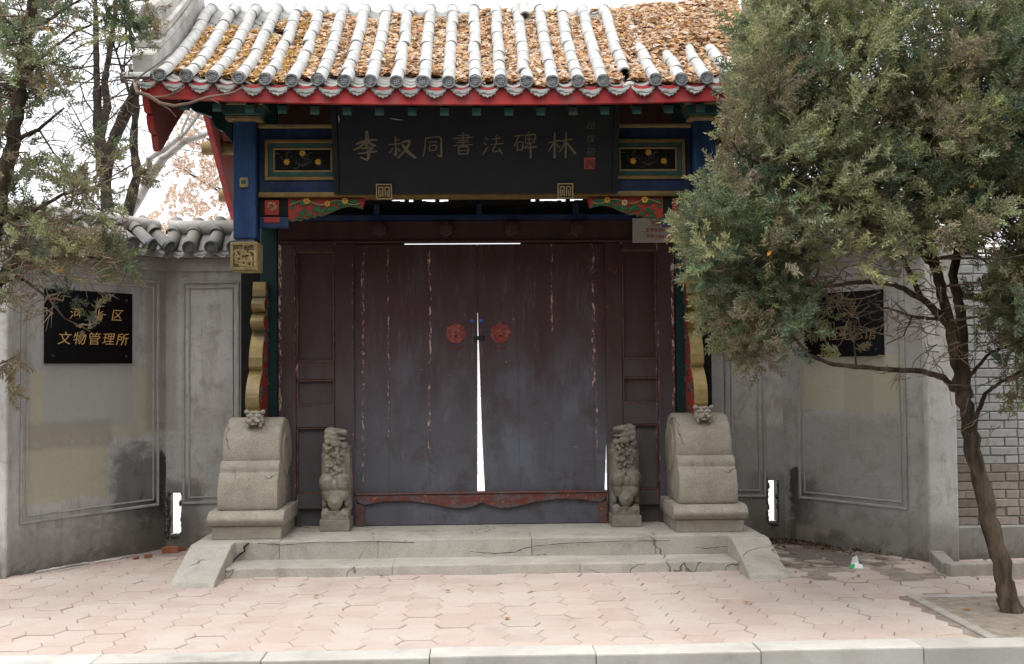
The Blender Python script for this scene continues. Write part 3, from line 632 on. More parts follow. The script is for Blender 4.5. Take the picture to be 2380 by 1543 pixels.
# arc-length table
tab = [(EY, 0.0)]; s = 0; y = EY
while y < 8.97:
    s += math.hypot(.005, rz_(y+.005)-rz_(y)); y += .005; tab.append((y, s))
TY = np.array([t[0] for t in tab]); TS = np.array([t[1] for t in tab]); NS = TS[-1]; TL2 = NS/NT
def yat(s): return float(np.interp(s, TS, TY))
for i, X in enumerate(CX):
    for k in range(NT):
        if i == 18 and k == 0: continue
        y0 = yat(k*TL2); a = math.atan2(rz_(yat((k+1)*TL2), X)-rz_(y0, X), yat((k+1)*TL2)-y0)
        Mx = Matrix.Translation((X+random.gauss(0, .004)+.006*mnoise.noise((X*7, k*.5, 1)), y0, rz_(y0, X)+random.gauss(0, .0022))) @ Euler((a+random.gauss(0, .008)-.008, 0, random.gauss(0, .012))).to_matrix().to_4x4()
        place('cover_tile', COV, roof, Mx)
# saddle tiles over the crest
sad = B(); pts = [(0, y-RY, rz_(y)-rz_(RY)) for y in np.linspace(8.94, 9.3, 8)]
SAD = B().tube(pts, [.0455]*8, 10).mesh('saddle_tile', mTILE, smooth=40)
for X in CX: place('saddle_tile', SAD, roof, Matrix.Translation((X, RY, rz_(RY, X)-.002)))
# pan tiles
PAN = arc_tile('pan_tile', .086, .080, .11, .01, mPAN, up=False, n=6, span=1.75, t=.011)
pr = B(); pv = [tuple(v.co) for v in PAN.vertices]; pf = [tuple(f.vertices) for f in PAN.polygons]; cnt = 0
for i in range(NC-1):
    X = (CX[i]+CX[i+1])/2; n = int(NS/.075)
    for k in range(n+1):
        s0 = .02+k*.075; y0 = yat(min(s0, NS)); a = slope(min(max(y0, 7.52), 8.9))
        Mx = Matrix.Translation((X+random.gauss(0, .003), y0, rz_(y0, X)+.034+random.gauss(0, .0015))) @ Euler((a-.10, 0, random.gauss(0, .02))).to_matrix().to_4x4()
        if k < 4 or k > n-8: place('pan_tile', PAN, roof, Mx); cnt += 1
        else: pr.add([Mx @ Vector(v) for v in pv], pf)
tag(pr.out('pan_tiles_under_leaves', mPAN, roof, recalc=False), kind='stuff')
# round end tiles and drip tiles
q = B(); nn = 20
q.prism(ngon(0, 0, .0465, nn), -.012, 0)
DISC_B = q
q2 = B()
for k in range(nn):
    a0, a1 = 2*math.pi*k/nn, 2*math.pi*(k+1)/nn
    q2.prism([(.0465*math.cos(a0), .0465*math.sin(a0)), (.0465*math.cos(a1), .0465*math.sin(a1)), (.037*math.cos(a1), .037*math.sin(a1)), (.037*math.cos(a0), .037*math.sin(a0))], -.019, -.0125)
for zz, w in ((.020, .022), (.008, .030), (-.006, .030), (-.02, .022)): q2.box(-w, w, -.017, -.0125, zz-.0032, zz+.0032)
q2.box(-.003, .003, -.0165, -.0125, -.03, .03); q2.box(-.018, -.013, -.0165, -.0125, -.025, .025); q2.box(.013, .018, -.0165, -.0125, -.025, .025)
q.add(q2.V, q2.Fc)
DISC = q.mesh('eave_disc', mDISC, recalc=True)
dp = [(-.083, .034), (-.07, .016), (-.045, 0), (0, -.008), (.045, 0), (.07, .016), (.083, .034), (.084, .014), (.074, -.008), (.062, -.012), (.055, -.034), (.04, -.038), (.028, -.052), (.012, -.053), (0, -.064), (-.012, -.053), (-.028, -.052), (-.04, -.038), (-.055, -.034), (-.062, -.012), (-.074, -.008), (-.084, .014)]
q = B().prism(dp, -.008, .006)
rr = random.Random(2)
for k in range(9):
    a = (k-4)*.28; q.tube([(.055*math.sin(a)*1.1, -.009, -.012-.03*math.cos(a)*rr.uniform(.2, 1)), (.05*math.sin(a+.3), -.011, -.016-.02*math.cos(a))], [.004, .003], 4)
DRIP = q.mesh('drip_tile', mDRIP, recalc=True)
for i, X in enumerate(CX):
    if i != 18: place('eave_disc', DISC, roof, Matrix.Translation((X+random.gauss(0, .002), EY, rz_(EY, X)+random.gauss(0, .003))) @ Euler((-.12+random.gauss(0, .03), random.uniform(-.5, .5), random.gauss(0, .04))).to_matrix().to_4x4())
for i in range(-1, NC):
    X = CX[0]+.1788*(i+.5)
    place('drip_tile', DRIP, roof, Matrix.Translation((X+random.gauss(0, .004), EY+.002, rz_(EY, X)-.052+random.gauss(0, .004))) @ Euler((-.25+random.gauss(0, .06), random.gauss(0, .05), random.gauss(0, .04))).to_matrix().to_4x4() @ Matrix.Scale(random.uniform(.92, 1.05), 4))
q = B(); q.ball((CX[18]+.005, 7.56, rz_(7.5, CX[18])-.02), (.04, .05, .03), 8, 6); q.ball((CX[18]-.03, 7.51, rz_(7.5, CX[18])-.035), (.02, .02, .018), 7, 5)
q.out('mortar_lump', mMORT, roof)
# fascia and rafters
q = B(); n = 24; xs = np.linspace(-2.235, 2.235, n)
for x in xs:
    for (yy, dz) in ((7.515, -.035), (7.515, -.150), (7.555, -.150), (7.555, -.035)): q.V.append((x, yy, rz_(7.5, x)+dz))
for i in range(n-1):
    for j in range(4): q.Fc.append((i*4+j, i*4+(j+1) % 4, (i+1)*4+(j+1) % 4, (i+1)*4+j)); q.mi.append(0)
q.Fc += [(3, 2, 1, 0), tuple((n-1)*4+j for j in range(4))]; q.mi += [0, 0]
q.out('red_fascia', mRED, roof)
for k in range(-9, 10):
    X = .005+.2245*k; pts = []
    y0, y1 = 7.60, 8.9; za, zb = rz_(7.5, X)-.155, rz_(8.9)-.21
    L = math.hypot(y1-y0, zb-za)
    o = B().box(-.03, .03, 0, L, -.055, 0).out('rafter', mDECK, roof, Matrix.Translation((X, y0, za)) @ Matrix.Rotation(math.atan2(zb-za, y1-y0), 4, 'X'), bevel=.003)
    B().box(X-.031, X+.031, 7.592, 7.5985, za-.056, za+.003).out('rafter_end', mGREEN, roof, bevel=.003)
# barge boards and gable ridges
for sx in (-1, 1):
    xa, xb = sorted((sx*2.245, sx*2.29))
    lo = [(8.95, 3.79), (8.56, 3.53), (8.2, 3.29), (7.90, 3.07)]
    sc = [(7.83, 3.03), (7.80, 3.045), (7.76, 3.12), (7.765, 3.135), (7.70, 3.145), (7.655, 3.20), (7.645, 3.245), (7.66, 3.255), (7.60, 3.26), (7.56, 3.31), (7.555, 3.36), (7.53, 3.37), (7.52, 3.41)]
    up = [(y, rz_(y, 2.27)-.062) for y in np.linspace(7.54, 10.46, 30)]
    back = [(10.4, 3.38), (10.32, 2.86), (10.15, 2.94), (9.9, 3.12), (9.5, 3.41), (9.18, 3.64), (9.05, 3.75)]
    q = B().prism(list(reversed(lo)) and (up+back+lo+sc), xa, xb, 'x', 1, 0)
    q.out('barge_board', [mDRED, mRED], roof, bevel=0)
    for yy, zz in ((9.74, 3.44), (10.38, 3.12), (8.07, 3.58), (9.0, 4.02)):
        X0, X1 = sx*1.75, sx*(2.42 if yy > 9.5 else 2.24)
        B().tube([(X0, yy, zz), (X1, yy, zz)], [.062, .062], 12).out('purlin_end', mOCH, roof, smooth=40)
    # gable-edge ridge of mortared courses following the slope
    def course(x0, x1, h0, h1, ya, yb2, name, mat=mMORT, bev=.01, crown=0):
        q = B(); yy = np.linspace(ya, yb2, 16); k = 0
        for y in yy:
            z = rz_(y, 2.25)-.03; wob = mnoise.noise((y*6, x0*9, 2))*.008
            if crown: row = [(x0, h0), (x0, h1*.5+h0*.5), (x0+(x1-x0)*.2, h1*.9+h0*.1), ((x0+x1)/2, h1), (x0+(x1-x0)*.8, h1*.9+h0*.1), (x1, h1*.5+h0*.5), (x1, h0)]
            else: row = [(x0, h0), (x0+wob, h1), (x1+wob, h1), (x1, h0)]
            k = len(row); q.V += [(a, y-h*.25, z+h+wob) for a, h in row]
        for i in range(len(yy)-1):
            for j in range(k): q.Fc.append((i*k+j, i*k+(j+1) % k, (i+1)*k+(j+1) % k, (i+1)*k+j)); q.mi.append(0)
        q.Fc += [tuple(range(k-1, -1, -1)), tuple((len(yy)-1)*k+j for j in range(k))]; q.mi += [0, 0]
        return q.out(name, mat, roof, bevel=bev)
    e0 = sx*2.215; e1 = sx*2.365
    course(*sorted((e0, e1)), -.01, .15, 7.60, 9.0, 'gable_ridge_base')
    course(*sorted((sx*2.20, sx*2.385)), .152, .20, 7.72, 9.0, 'gable_ridge_ledge')
    course(*sorted((sx*2.215, sx*2.37)), .202, .245, 7.76, 9.0, 'gable_ridge_ledge')
    course(*sorted((sx*2.195, sx*2.39)), .247, .285, 7.72, 9.0, 'gable_ridge_ledge')
    course(*sorted((sx*2.225, sx*2.365)), .287, .43, 7.80, 9.05, 'gable_ridge_cap', crown=1, bev=0)
    # row of tiles turned sideways along the gable
    for k in range(8):
        y0 = yat(k*.22+.03); Mx = Matrix.Translation((sx*2.37, y0, rz_(y0, 2.3)-.03)) @ Matrix.Rotation(-sx*math.pi/2, 4, 'Z') @ Matrix.Scale(.75, 4)
        place('gable_tile', COV, roof, Matrix.Translation((sx*2.22, y0, rz_(y0, 2.3)-.03)) @ Matrix.Rotation(sx*-math.pi/2, 4, 'Z') @ Matrix.Scale(.85, 4))
        place('gable_disc', DISC, roof, Matrix.Translation((sx*2.405, y0, rz_(y0, 2.3)-.03)) @ Matrix.Rotation(sx*math.pi/2, 4, 'Z') @ Matrix.Scale(.85, 4))
lt = place('loose_cover_tile', COV, None, Matrix.Translation((.40, 8.70, rz_(8.7)+.035)) @ Euler((slope(8.7)+.1, .2, .25)).to_matrix().to_4x4())
tag(lt, label='loose grey half-round tile lying in a roof valley near the crest', cat='roof tile')

# fallen leaves lying on the roof
def sstep(a, b, x): t = min(1, max(0, (x-a)/(b-a))); return t*t*(3-2*t)
def cover(X, t):
    nz = mnoise.noise((X*3.1, t*5, 0))*.16+mnoise.noise((X*11, t*9, 5))*.1
    hi = np.interp(X, [-2.2, -1.6, -1.0, -.4, .1, .6, 1.1, 1.4, 2.2], [.62, .72, .84, .86, .92, .95, .97, 1.05, 1.1]); lo = np.interp(X, [-2.2, -1.3, -.9, -.3, .1, 2.2], [.05, .06, .16, .18, .05, .03])
    return t < hi+nz and t > lo+nz*.8
def over(X, t):      # depth of litter above the tile axis
    a = sstep(.95, 1.5, X)*sstep(.30, .52, t+.12*mnoise.noise((X*4, t*4, 9)))*(1-sstep(.85, .97, t)*(1-sstep(1.5, 1.9, X)))
    return -.015+.10*a
LV = []; LC = []; UV_ = B()
pal = [(.70, .50, .34), (.76, .60, .46), (.62, .40, .23), (.66, .45, .22), (.45, .26, .14), (.80, .71, .62), (.27, .15, .08), (.72, .53, .34), (.78, .66, .55)]
def leafquad(c, s, nrm, col):
    nrm = Vector(nrm).normalized(); a = nrm.orthogonal().normalized(); a = Matrix.Rotation(random.uniform(0, 6.28), 3, nrm) @ a; b = nrm.cross(a); w = random.uniform(.5, .85)
    cu = random.uniform(.1, .5)*s
    p0, p1, p2, p3 = c-a*s, c+b*s*w+nrm*cu, c+a*s*random.uniform(.8, 1.1), c-b*s*w+nrm*cu*random.uniform(.3, 1)
    m1 = c-nrm*cu*.2
    LV.extend([p0, p3, m1]); LV.extend([m1, p3, p2]); LV.extend([p0, m1, p1]); LV.extend([m1, p2, p1]); LC.extend([col]*4)
for i in range(NC-1):
    X0, X1 = CX[i], CX[i+1]
    for s0 in np.arange(.0, NS, .0125):
        Y = yat(s0); t = (Y-EY)/1.5
        for rep in range(8):
            X = random.uniform(X0, X1)
            if not cover((X0+X1)/2, t): continue
            h = over(X, t); m_ = (X-X0)/(X1-X0)
            if h < .02 and (m_ < .2 or m_ > .8): continue
            z = rz_(Y, X)+h+random.uniform(-.012, .018)-(.012*abs(m_-.5)*2 if h < .02 else 0)
            c = random.choice(pal); f = random.uniform(.8, 1.18)
            if X < -1.2 and random.random() < .5: c = (.52, .34, .12)
            leafquad(Vector((X, Y+random.uniform(-.01, .01), z)), random.uniform(.018, .042), (random.gauss(0, .38), -.5+random.gauss(0, .38), 1), tuple(v*f for v in c))
    ss = np.arange(.02, NS-.02, .04)
    for s0, s1 in zip(ss[:-1], ss[1:]):
        Y, Y1 = yat(s0), yat(s1); t = (Y-EY)/1.5; Xm = (X0+X1)/2
        if cover(Xm, t):
            h0, h1 = over(Xm, t), over(Xm, (Y1-EY)/1.5); w = .038 if h0 < .02 else .09
            UV_.add([(Xm-w, Y, rz_(Y, Xm)+h0-.022), (Xm+w, Y, rz_(Y, Xm)+h0-.022), (Xm+w, Y1, rz_(Y1, Xm)+h1-.022), (Xm-w, Y1, rz_(Y1, Xm)+h1-.022)], [(0, 1, 2, 3)])
me = bigmesh('fallen_leaves_on_roof', np.array([tuple(v) for v in LV], dtype=np.float32), 3, mDRY, np.array(LC, dtype=np.float32))
lo_ = tag(place('fallen_leaves_on_roof', me), label='drift of dry tan and orange leaves filling the roof valleys', cat='leaves', kind='stuff')
mHUM = simple('leaf_mould', (.36, .22, .12), (.5, .33, .19), 40, .9, .1, .8, .01, rv=0)
UV_.out('leaf_mould', mHUM, lo_, recalc=False)

# ------------------------------------------------------------------ lettering
def text_mesh(s, size, mat, extrude=.0015, shear=0.0, space=1.0, bold=.0):
    cu = bpy.data.curves.new('t', 'FONT'); cu.body = s; cu.size = size; cu.extrude = extrude; cu.align_x = 'CENTER'; cu.align_y = 'CENTER'; cu.shear = shear; cu.space_character = space; cu.offset = bold
    o = bpy.data.objects.new('t', cu); COL.objects.link(o); dg = bpy.context.evaluated_depsgraph_get(); dg.update()
    me = bpy.data.meshes.new_from_object(o.evaluated_get(dg)); bpy.data.objects.remove(o); me.materials.clear(); me.materials.append(mat); return me
STAND = Matrix.Rotation(math.pi/2, 4, 'X')       # text plane -> upright, facing -y
def brush(strokes, size, mat, name):
    q = B()
    for st in strokes:
        P_ = [np.array(p, float) for p in st]; pts = []
        for i in range(len(P_)-1):
            p0 = P_[max(i-1, 0)]; p1, p2 = P_[i], P_[i+1]; p3 = P_[min(i+2, len(P_)-1)]
            for t in np.linspace(0, 1, 6)[:-1]:
                pts.append(.5*((2*p1)+(-p0+p2)*t+(2*p0-5*p1+4*p2-p3)*t*t+(-p0+3*p1-3*p2+p3)*t**3))
        pts.append(P_[-1]); L = []; Rr = []
        for i, p in enumerate(pts):
            d = pts[min(i+1, len(pts)-1)][:2]-pts[max(i-1, 0)][:2]; d = d/(np.linalg.norm(d)+1e-9); n = np.array((-d[1], d[0])); w = p[2]*.56*(1+random.uniform(-.08, .08))
            if i == 0: L.append(p[:2]-d*w*.8)
            L.append(p[:2]+n*w); Rr.append(p[:2]-n*w)
            if i == len(pts)-1: L.append(p[:2]+d*w*.9)
        poly = L+Rr[::-1]; poly = [((a[0]-50)/100*size, (a[1]-50)/100*size) for a in poly]
        # strip of quads keeps concave strokes clean
        l2, r2 = L[1:-1], Rr; k = len(q.V); fz = lambda a: ((a[0]-50)/100*size, -.004-random.random()*.0004, (a[1]-50)/100*size)
        q.V += [fz(a) for a in l2]+[fz(a) for a in r2]+[fz(L[0]), fz(L[-1])]; m_ = len(l2)
        for i in range(m_-1): q.Fc.append((k+i, k+m_+i, k+m_+i+1, k+i+1)); q.mi.append(0)
        q.Fc += [(k+2*m_, k+m_, k), (k+m_-1, k+2*m_-1, k+2*m_+1)]; q.mi += [0, 0]
    return q.mesh(name, mat, recalc=False)
CH = {
 'li': [[(10,58,6),(45,70,9),(88,74,5)], [(50,104,10),(51,78,12),(48,52,9)], [(46,68,9),(25,48,8),(0,38,4)], [(54,66,6),(70,56,8),(82,52,5)], [(30,42,4),(60,46,6),(70,43,6),(52,33,6)], [(52,36,8),(55,18,9),(48,3,8),(24,12,3)], [(18,25,4),(50,28,5),(86,33,5)]],
 'shu': [[(30,92,4),(28,62,5)], [(28,78,4),(46,80,4)], [(5,62,4),(50,66,4)], [(30,64,5),(30,22,7),(20,30,3)], [(20,48,4),(6,32,5)], [(38,48,4),(46,38,5)], [(54,70,6),(82,76,8),(70,46,8),(38,12,5)], [(56,62,7),(75,36,11),(104,12,9)]],
 'tong': [[(16,85,4),(12,40,5),(4,6,4)], [(16,85,4),(78,90,6),(84,50,7),(82,6,8),(66,16,3)], [(30,68,4),(66,70,4)], [(32,52,4),(33,30,4)], [(32,52,4),(62,54,5),(58,32,4)], [(33,32,4),(60,34,4)]],
 'shu2': [[(25,90,4),(75,92,5),(70,76,4)], [(3,76,4),(97,82,5)], [(25,66,4),(75,70,4)], [(20,56,4),(80,60,4)], [(50,104,6),(50,46,5)], [(6,43,4),(94,48,5)], [(28,36,5),(29,3,5)], [(28,36,4),(72,38,6),(70,3,5)], [(30,20,4),(68,22,4)], [(30,4,4),(70,6,4)]],
 'fa': [[(12,88,4),(24,76,6)], [(4,62,4),(16,54,6)], [(2,10,7),(14,28,6),(26,46,3)], [(42,80,4),(86,84,5)], [(64,98,5),(64,56,5)], [(34,54,4),(96,60,5)], [(62,54,5),(46,22,5),(80,26,5)], [(76,40,4),(90,12,8)]],
 'bei': [[(2,84,4),(44,90,5)], [(24,88,5),(2,40,4)], [(16,56,4),(17,20,5)], [(16,56,4),(41,58,5),(36,22,5)], [(17,24,4),(38,26,4)], [(70,104,4),(60,90,4)], [(52,86,4),(53,52,4)], [(52,86,4),(94,90,7),(88,54,5)], [(54,70,4),(88,72,4)], [(53,54,4),(88,56,4)], [(70,86,4),(66,50,4),(48,36,4)], [(44,32,4),(102,38,5)], [(74,52,6),(75,-10,7)]],
 'lin': [[(2,60,4),(48,70,5)], [(26,98,5),(26,2,8)], [(26,64,6),(2,26,4)], [(28,58,4),(44,42,6)], [(50,66,4),(94,74,5)], [(71,100,5),(70,2,7)], [(70,66,5),(46,24,4)], [(72,62,5),(108,18,10)]]}
# signboard, leaning forward from the beam
sbz0, sby0 = 2.757, 8.045; tilt = math.atan2(.18, .64)
sgn = empty('signboard', (0, sby0, sbz0), label='long black signboard with gold calligraphy hung tilted under the eaves', cat='signboard')
sgn.rotation_euler = (tilt, 0, 0)
B().box(-1.0, 1.0, -.022, 0, 0, .70).out('board', mBOARD, sgn, bevel=.004)
q = B()
for bx in ((-1.04, -.985, 0, .70), (.985, 1.04, 0, .70)): q.box(bx[0], bx[1], -.034, -.001, bx[2], bx[3])
B().box(-1.04, -1.0005, -.034, .0, 0, .70).out('board_edge', mBOARD, sgn, bevel=.006); B().box(1.0005, 1.04, -.034, .0, 0, .70).out('board_edge', mBOARD, sgn, bevel=.006)
for nm, x, zc, sz in (('li', -.79, .345, .20), ('shu', -.545, .335, .19), ('tong', -.31, .345, .165), ('shu2', -.095, .36, .155), ('fa', .125, .35, .155), ('bei', .355, .36, .165), ('lin', .615, .35, .185)):
    place('lettering', brush(CH[nm], sz, mGLET, 'lettering'), sgn, Matrix.Translation((x, -.022, zc)))
for ch, zc in (('趙', .49), ('樸', .395), ('初', .30)):
    place('signature', text_mesh(ch, .066, mGLET, .001, .2, 1, -.0008), sgn, Matrix.Translation((.83, -.025, zc)) @ STAND)
sl = B().box(.788, .872, -.027, -.0225, .175, .262).out('seal', mKNOCK, sgn, bevel=.004)
q = B(); rr = random.Random(8)
for k in range(10): x = .796+.0085*k; q.tube([(x, -.0275, .184+rr.random()*.02), (x+.004, -.0275, .215), (x-.002, -.0275, .25-rr.random()*.02)], [.0016]*3, 4)
q.out('seal_script', mBOARD, sgn)
def fret(x):
    fr = empty('fret_clip'); fr.parent = sgn; fr.location = (x, -.036, -.035)
    B().box(-.058, .058, -.004, .012, 0, .112).out('fret_plate', mBLACK, fr, bevel=.003)
    q = B(); w = .0085
    def r_(a, c, z0, z1): q.box(a, c, -.012, -.0045, z0, z1)
    r_(-.058, .058, .112-w, .112); r_(-.058, -.058+w, 0, .112-w); r_(.058-w, .058, 0, .112-w); r_(-.058+w, .058-w, 0, w)
    for s_ in (-1, 1):
        def rr_(a, c, z0, z1): a, c = sorted((s_*a, s_*c)); r_(a, c, z0, z1)
        rr_(.004, .042, .082, .0905); rr_(.004, .0125, .018, .0815); rr_(.0335, .042, .018, .0815); rr_(.021, .033, .018, .0265); rr_(.019, .0265, .027, .066)
    q.out('fret_bars', mOCH, fr, bevel=.001)
fret(-.675); fret(.652)
q = B()
for pts, r in (([(-.99, -.024, .565), (-.985, -.024, .54), (-.988, -.024, .515)], .006), ([(-.62, -.024, .545), (-.57, -.024, .538), (-.53, -.024, .533)], .004)): q.tube(pts, [r*.5, r, r*.3], 4)
q.out('chipped_lacquer', mMORT, sgn)
# opening hours sign
c0 = P(1470, 507, 8.96); c1 = P(1602, 563, 8.96); cw, chh = c1.x-c0.x, c0.z-c1.z
hs_ = empty('opening_hours_sign', ((c0.x+c1.x)/2, 8.962, c1.z), label='small cream sign with red opening hours nailed to the door lintel', cat='sign')
B().box(-cw/2, cw/2, 0, .008, 0, chh).out('sign_plate', mSIGN, hs_, bevel=.002)
B().box(-cw/2, cw/2, .0085, .022, 0, chh).out('sign_backing', mMAR, hs_)
for s_, z, sz in (('开放时间', .78, .042), ('上午8:00-11:30', .50, .038), ('下午2:00- 4:30', .23, .038)):
    place('sign_lettering', text_mesh(s_, sz, mREDL, .0006, 0, 1.05 if len(s_) < 6 else 1.12, .0006), hs_, Matrix.Translation((.0, -.0012, chh*z)) @ STAND)
for a in (-.9, .9):
    for b_ in (.1, .92): B().ball((a*cw/2, -.001, b_*chh), .004, 6, 4).out('nail', mSOOT, hs_)

# ------------------------------------------------------------------ drum stones
def remesh(o, vox, disp=0, sz=.03, sm=0):
    r = o.modifiers.new('r', 'REMESH'); r.mode = 'VOXEL'; r.voxel_size = vox; r.use_smooth_shade = True
    if sm: k = o.modifiers.new('s', 'SMOOTH'); k.iterations = sm; k.factor = .5
    if disp:
        t = bpy.data.textures.new('grain', 'CLOUDS'); t.noise_scale = sz; t.noise_depth = 3
        d = o.modifiers.new('d', 'DISPLACE'); d.texture = t; d.strength = disp; d.mid_level = .5
    return o
def drum_stone(X, Yf, label):
    t = empty('drum_stone', (X, Yf, .2), label=label, cat='drum stone', group='drum stones flanking the gate')
    hw = .225
    B().box(-.26, .26, .0, .62, -.003, .10).out('base_block', mGRAN, t, bevel=.014, seg=2)
    mol = [(-.035, .125), (-.05, .145), (-.045, .168), (-.02, .19), (.03, .212), (.63, .212), (.63, .101), (0, .101), (-.02, .108)]
    B().prism(mol, -.285, .285, 'x').out('base_moulding', mGRAN, t, bevel=.014, seg=2, smooth=50)
    body = [(.64, .213), (.045, .213), (.035, .24), (.03, .30), (.034, .37), (.05, .43), (.075, .468), (.10, .487), (.112, .49), (.108, .515), (.112, .54), (.13, .562), (.16, .575), (.2, .58), (.64, .58)]
    B().prism(body, -hw, hw, 'x').out('scroll_body', mGRAN, t, bevel=.012, seg=2, smooth=50)
    cy, cz, r = .445, .622, .275
    circ = [(cy-r*math.cos(a), cz+r*math.sin(a)) for a in np.linspace(-.29, math.pi+.2, 34)]
    B().prism(circ, -hw+.004, hw-.004, 'x').out('drum', mGRAN, t, bevel=.03, seg=3, smooth=50)
    for s_ in (-1, 1):
        B().prism([(cy+.19*math.cos(a), cz+.19*math.sin(a)) for a in np.linspace(0, 2*math.pi, 25)[:-1]], s_*(hw-.004), s_*(hw+.01), 'x').out('drum_face', mGRAN, t, bevel=.004)
    q = B(); z0 = 0; y0 = 0
    q.ball((0, y0, z0+.035), (.068, .07, .05), 14, 10); q.ball((0, y0-.03, z0+.03), (.055, .05, .036), 12, 8)
    for s_ in (-1, 1):
        q.ball((s_*.062, y0-.015, z0+.085), (.02, .018, .019), 8, 6); q.ball((s_*.030, y0-.055, z0+.062), (.03, .018, .014), 10, 6)
        q.ball((s_*.058, y0-.03, z0+.02), (.016, .03, .026), 8, 6); q.ball((s_*.030, y0-.075, z0+.022), (.022, .016, .016), 8, 6)
        q.ball((s_*.045, y0-.05, z0-.012), (.014, .02, .02), 8, 6)
    q.ball((0, y0-.082, z0+.040), (.018, .014, .013), 8, 6); q.ball((0, y0-.07, z0+.0), (.03, .02, .008), 8, 6); q.ball((0, y0-.03, z0+.085), (.05, .03, .012), 8, 6)
    o = q.out('lion_head', mGRAN, t, Matrix.Translation((.012, .285, .862)) @ Matrix.Rotation(.12, 4, 'X') @ Matrix.Scale(1.02, 4)); remesh(o, .0045, .006, .012)
drum_stone(-1.745, 8.33, 'pale granite drum stone with small lion head, beside the wall with the paving brick rubble')
drum_stone(1.765, 8.37, 'weathered granite drum stone with small lion head and dark damp patch, beside the juniper')

def lion_stone(X, Yf, face, label):
    t = empty('carved_lion_stone', (X, Yf, .2), label=label, cat='stone carving', group='carved lion door stones')
    B().box(-.118, .118, -.0, .27, -.002, .088).out('base_block', mCARV, t, bevel=.008, seg=2)
    q = B()
    q.box(-.105, .105, .02, .26, .085, .155); q.box(-.11, .115, .10, .26, .15, .42)
    for s_ in (-1, 1):
        q.ball((s_*.062, .06, .375), (.066, .09, .085), 16, 10); q.ball((s_*.055, .05, .30), (.055, .06, .07), 12, 8); q.ball((s_*.07, .07, .13), (.045, .06, .045), 10, 8)
        q.ball((s_*.085, .10, .22), (.028, .05, .05), 10, 8)
    q.ball((0, .02, .355), (.036, .03, .045), 12, 8); q.ball((0, .03, .25), (.065, .04, .10), 14, 10); q.ball((0, .005, .225), (.026, .022, .026), 10, 8); q.ball((0, .04, .15), (.026, .03, .05), 10, 8)
    for k in range(9): a = k*.7; q.ball((.05*math.cos(a), .012, .26+.05*math.sin(a)), (.014, .012, .014), 6, 5)
    # tapering chamfered body
    for (z0, z1, w, y0) in ((.40, .60, .112, .035), (.58, .655, .105, .045), (.64, .68, .085, .06)):
        q.prism([(-w, y0+.05), (-w+.035, y0), (w-.035, y0), (w, y0+.05), (w, .26), (-w, .26)], z0, z1, 'z')
    rr = random.Random(int(X*100) & 255)
    for k in range(46):
        q.ball((rr.uniform(-.066, .066), .03+rr.uniform(-.01, .012), rr.uniform(.43, .66)), (rr.uniform(.010, .024), rr.uniform(.010, .022), rr.uniform(.008, .018)), 8, 6, Euler((0, rr.uniform(0, 3), 0)))
    f = face                      # head turned to one side, mouth open
    q.ball((-.01*f, .11, .735), (.085, .10, .07), 14, 10); q.ball((-.035*f, .08, .77), (.055, .07, .045), 12, 8)
    q.ball((.045*f, .055, .775), (.055, .06, .024), 12, 8); q.ball((.075*f, .045, .77), (.024, .04, .022), 10, 8); q.ball((.04*f, .06, .722), (.055, .055, .014), 12, 8)
    q.ball((.015*f, .035, .793), (.035, .03, .016), 10, 6); q.ball((-.005*f, .02, .765), (.018, .016, .018), 8, 6); q.ball((-.05*f, .05, .735), (.04, .045, .04), 10, 8)
    q.ball((-.055*f, .025, .70), (.028, .025, .022), 8, 6); q.ball((.01*f, .03, .685), (.05, .03, .03), 10, 8); q.ball((-.07*f, .05, .665), (.03, .03, .03), 10, 8); q.ball((.07*f, .05, .67), (.03, .03, .03), 10, 8)
    for k in range(10): q.ball((-.06*f+rr.uniform(-.03, .03), .06+rr.uniform(-.02, .1), .74+rr.uniform(-.05, .05)), rr.uniform(.012, .02), 7, 5)
    o = q.out('carved_body', mCARV, t); remesh(o, .0042, .006, .012)
lion_stone(-1.135, 8.70, 1, 'dark carved stone lion post beside the jamb without a sign, head turned right, open-mouthed')
lion_stone(1.175, 8.73, -1, 'dark carved stone lion post by the right door jamb, under the cream sign')

# ------------------------------------------------------------------ wing walls
class Fr:
    """wall frame: local x runs left to right seen from the street, -y faces the street"""
    def __init__(s, p0, p1):
        s.p0 = Vector((*p0, 0)); s.d = (Vector((*p1, 0))-s.p0); s.L = s.d.length; s.d.normalize(); s.n = Vector((-s.d.y, s.d.x, 0))
        s.M = Matrix(((s.d.x, s.n.x, 0, s.p0.x), (s.d.y, s.n.y, 0, s.p0.y), (0, 0, 1, 0), (0, 0, 0, 1)))
    def px(s, x, y, off=0):
        h = onplane(x, y, s.p0+s.n*off, s.n)-s.p0; return h.dot(s.d), h.z
SLf = Fr((-3.385, 8.06), (-2.60, 9.25)); STl = Fr((-2.60, 9.25), (-1.87, 9.25))
STr = Fr((1.90, 9.25), (2.585, 9.25)); SRf = Fr((2.585, 9.25), (3.36, 8.16))
WZ = 2.41
def prect(fr, x0, y0, x1, y1, col, st, so, wb):
    a = fr.px(x0, y0); b = fr.px(x1, y1); return (min(a[0], b[0]), max(a[0], b[0]), min(a[1], b[1]), max(a[1], b[1]), col, st, so, wb)
GREY = (.36, .37, .36); BEI = (.41, .385, .285); SOOT = (.035, .034, .034)
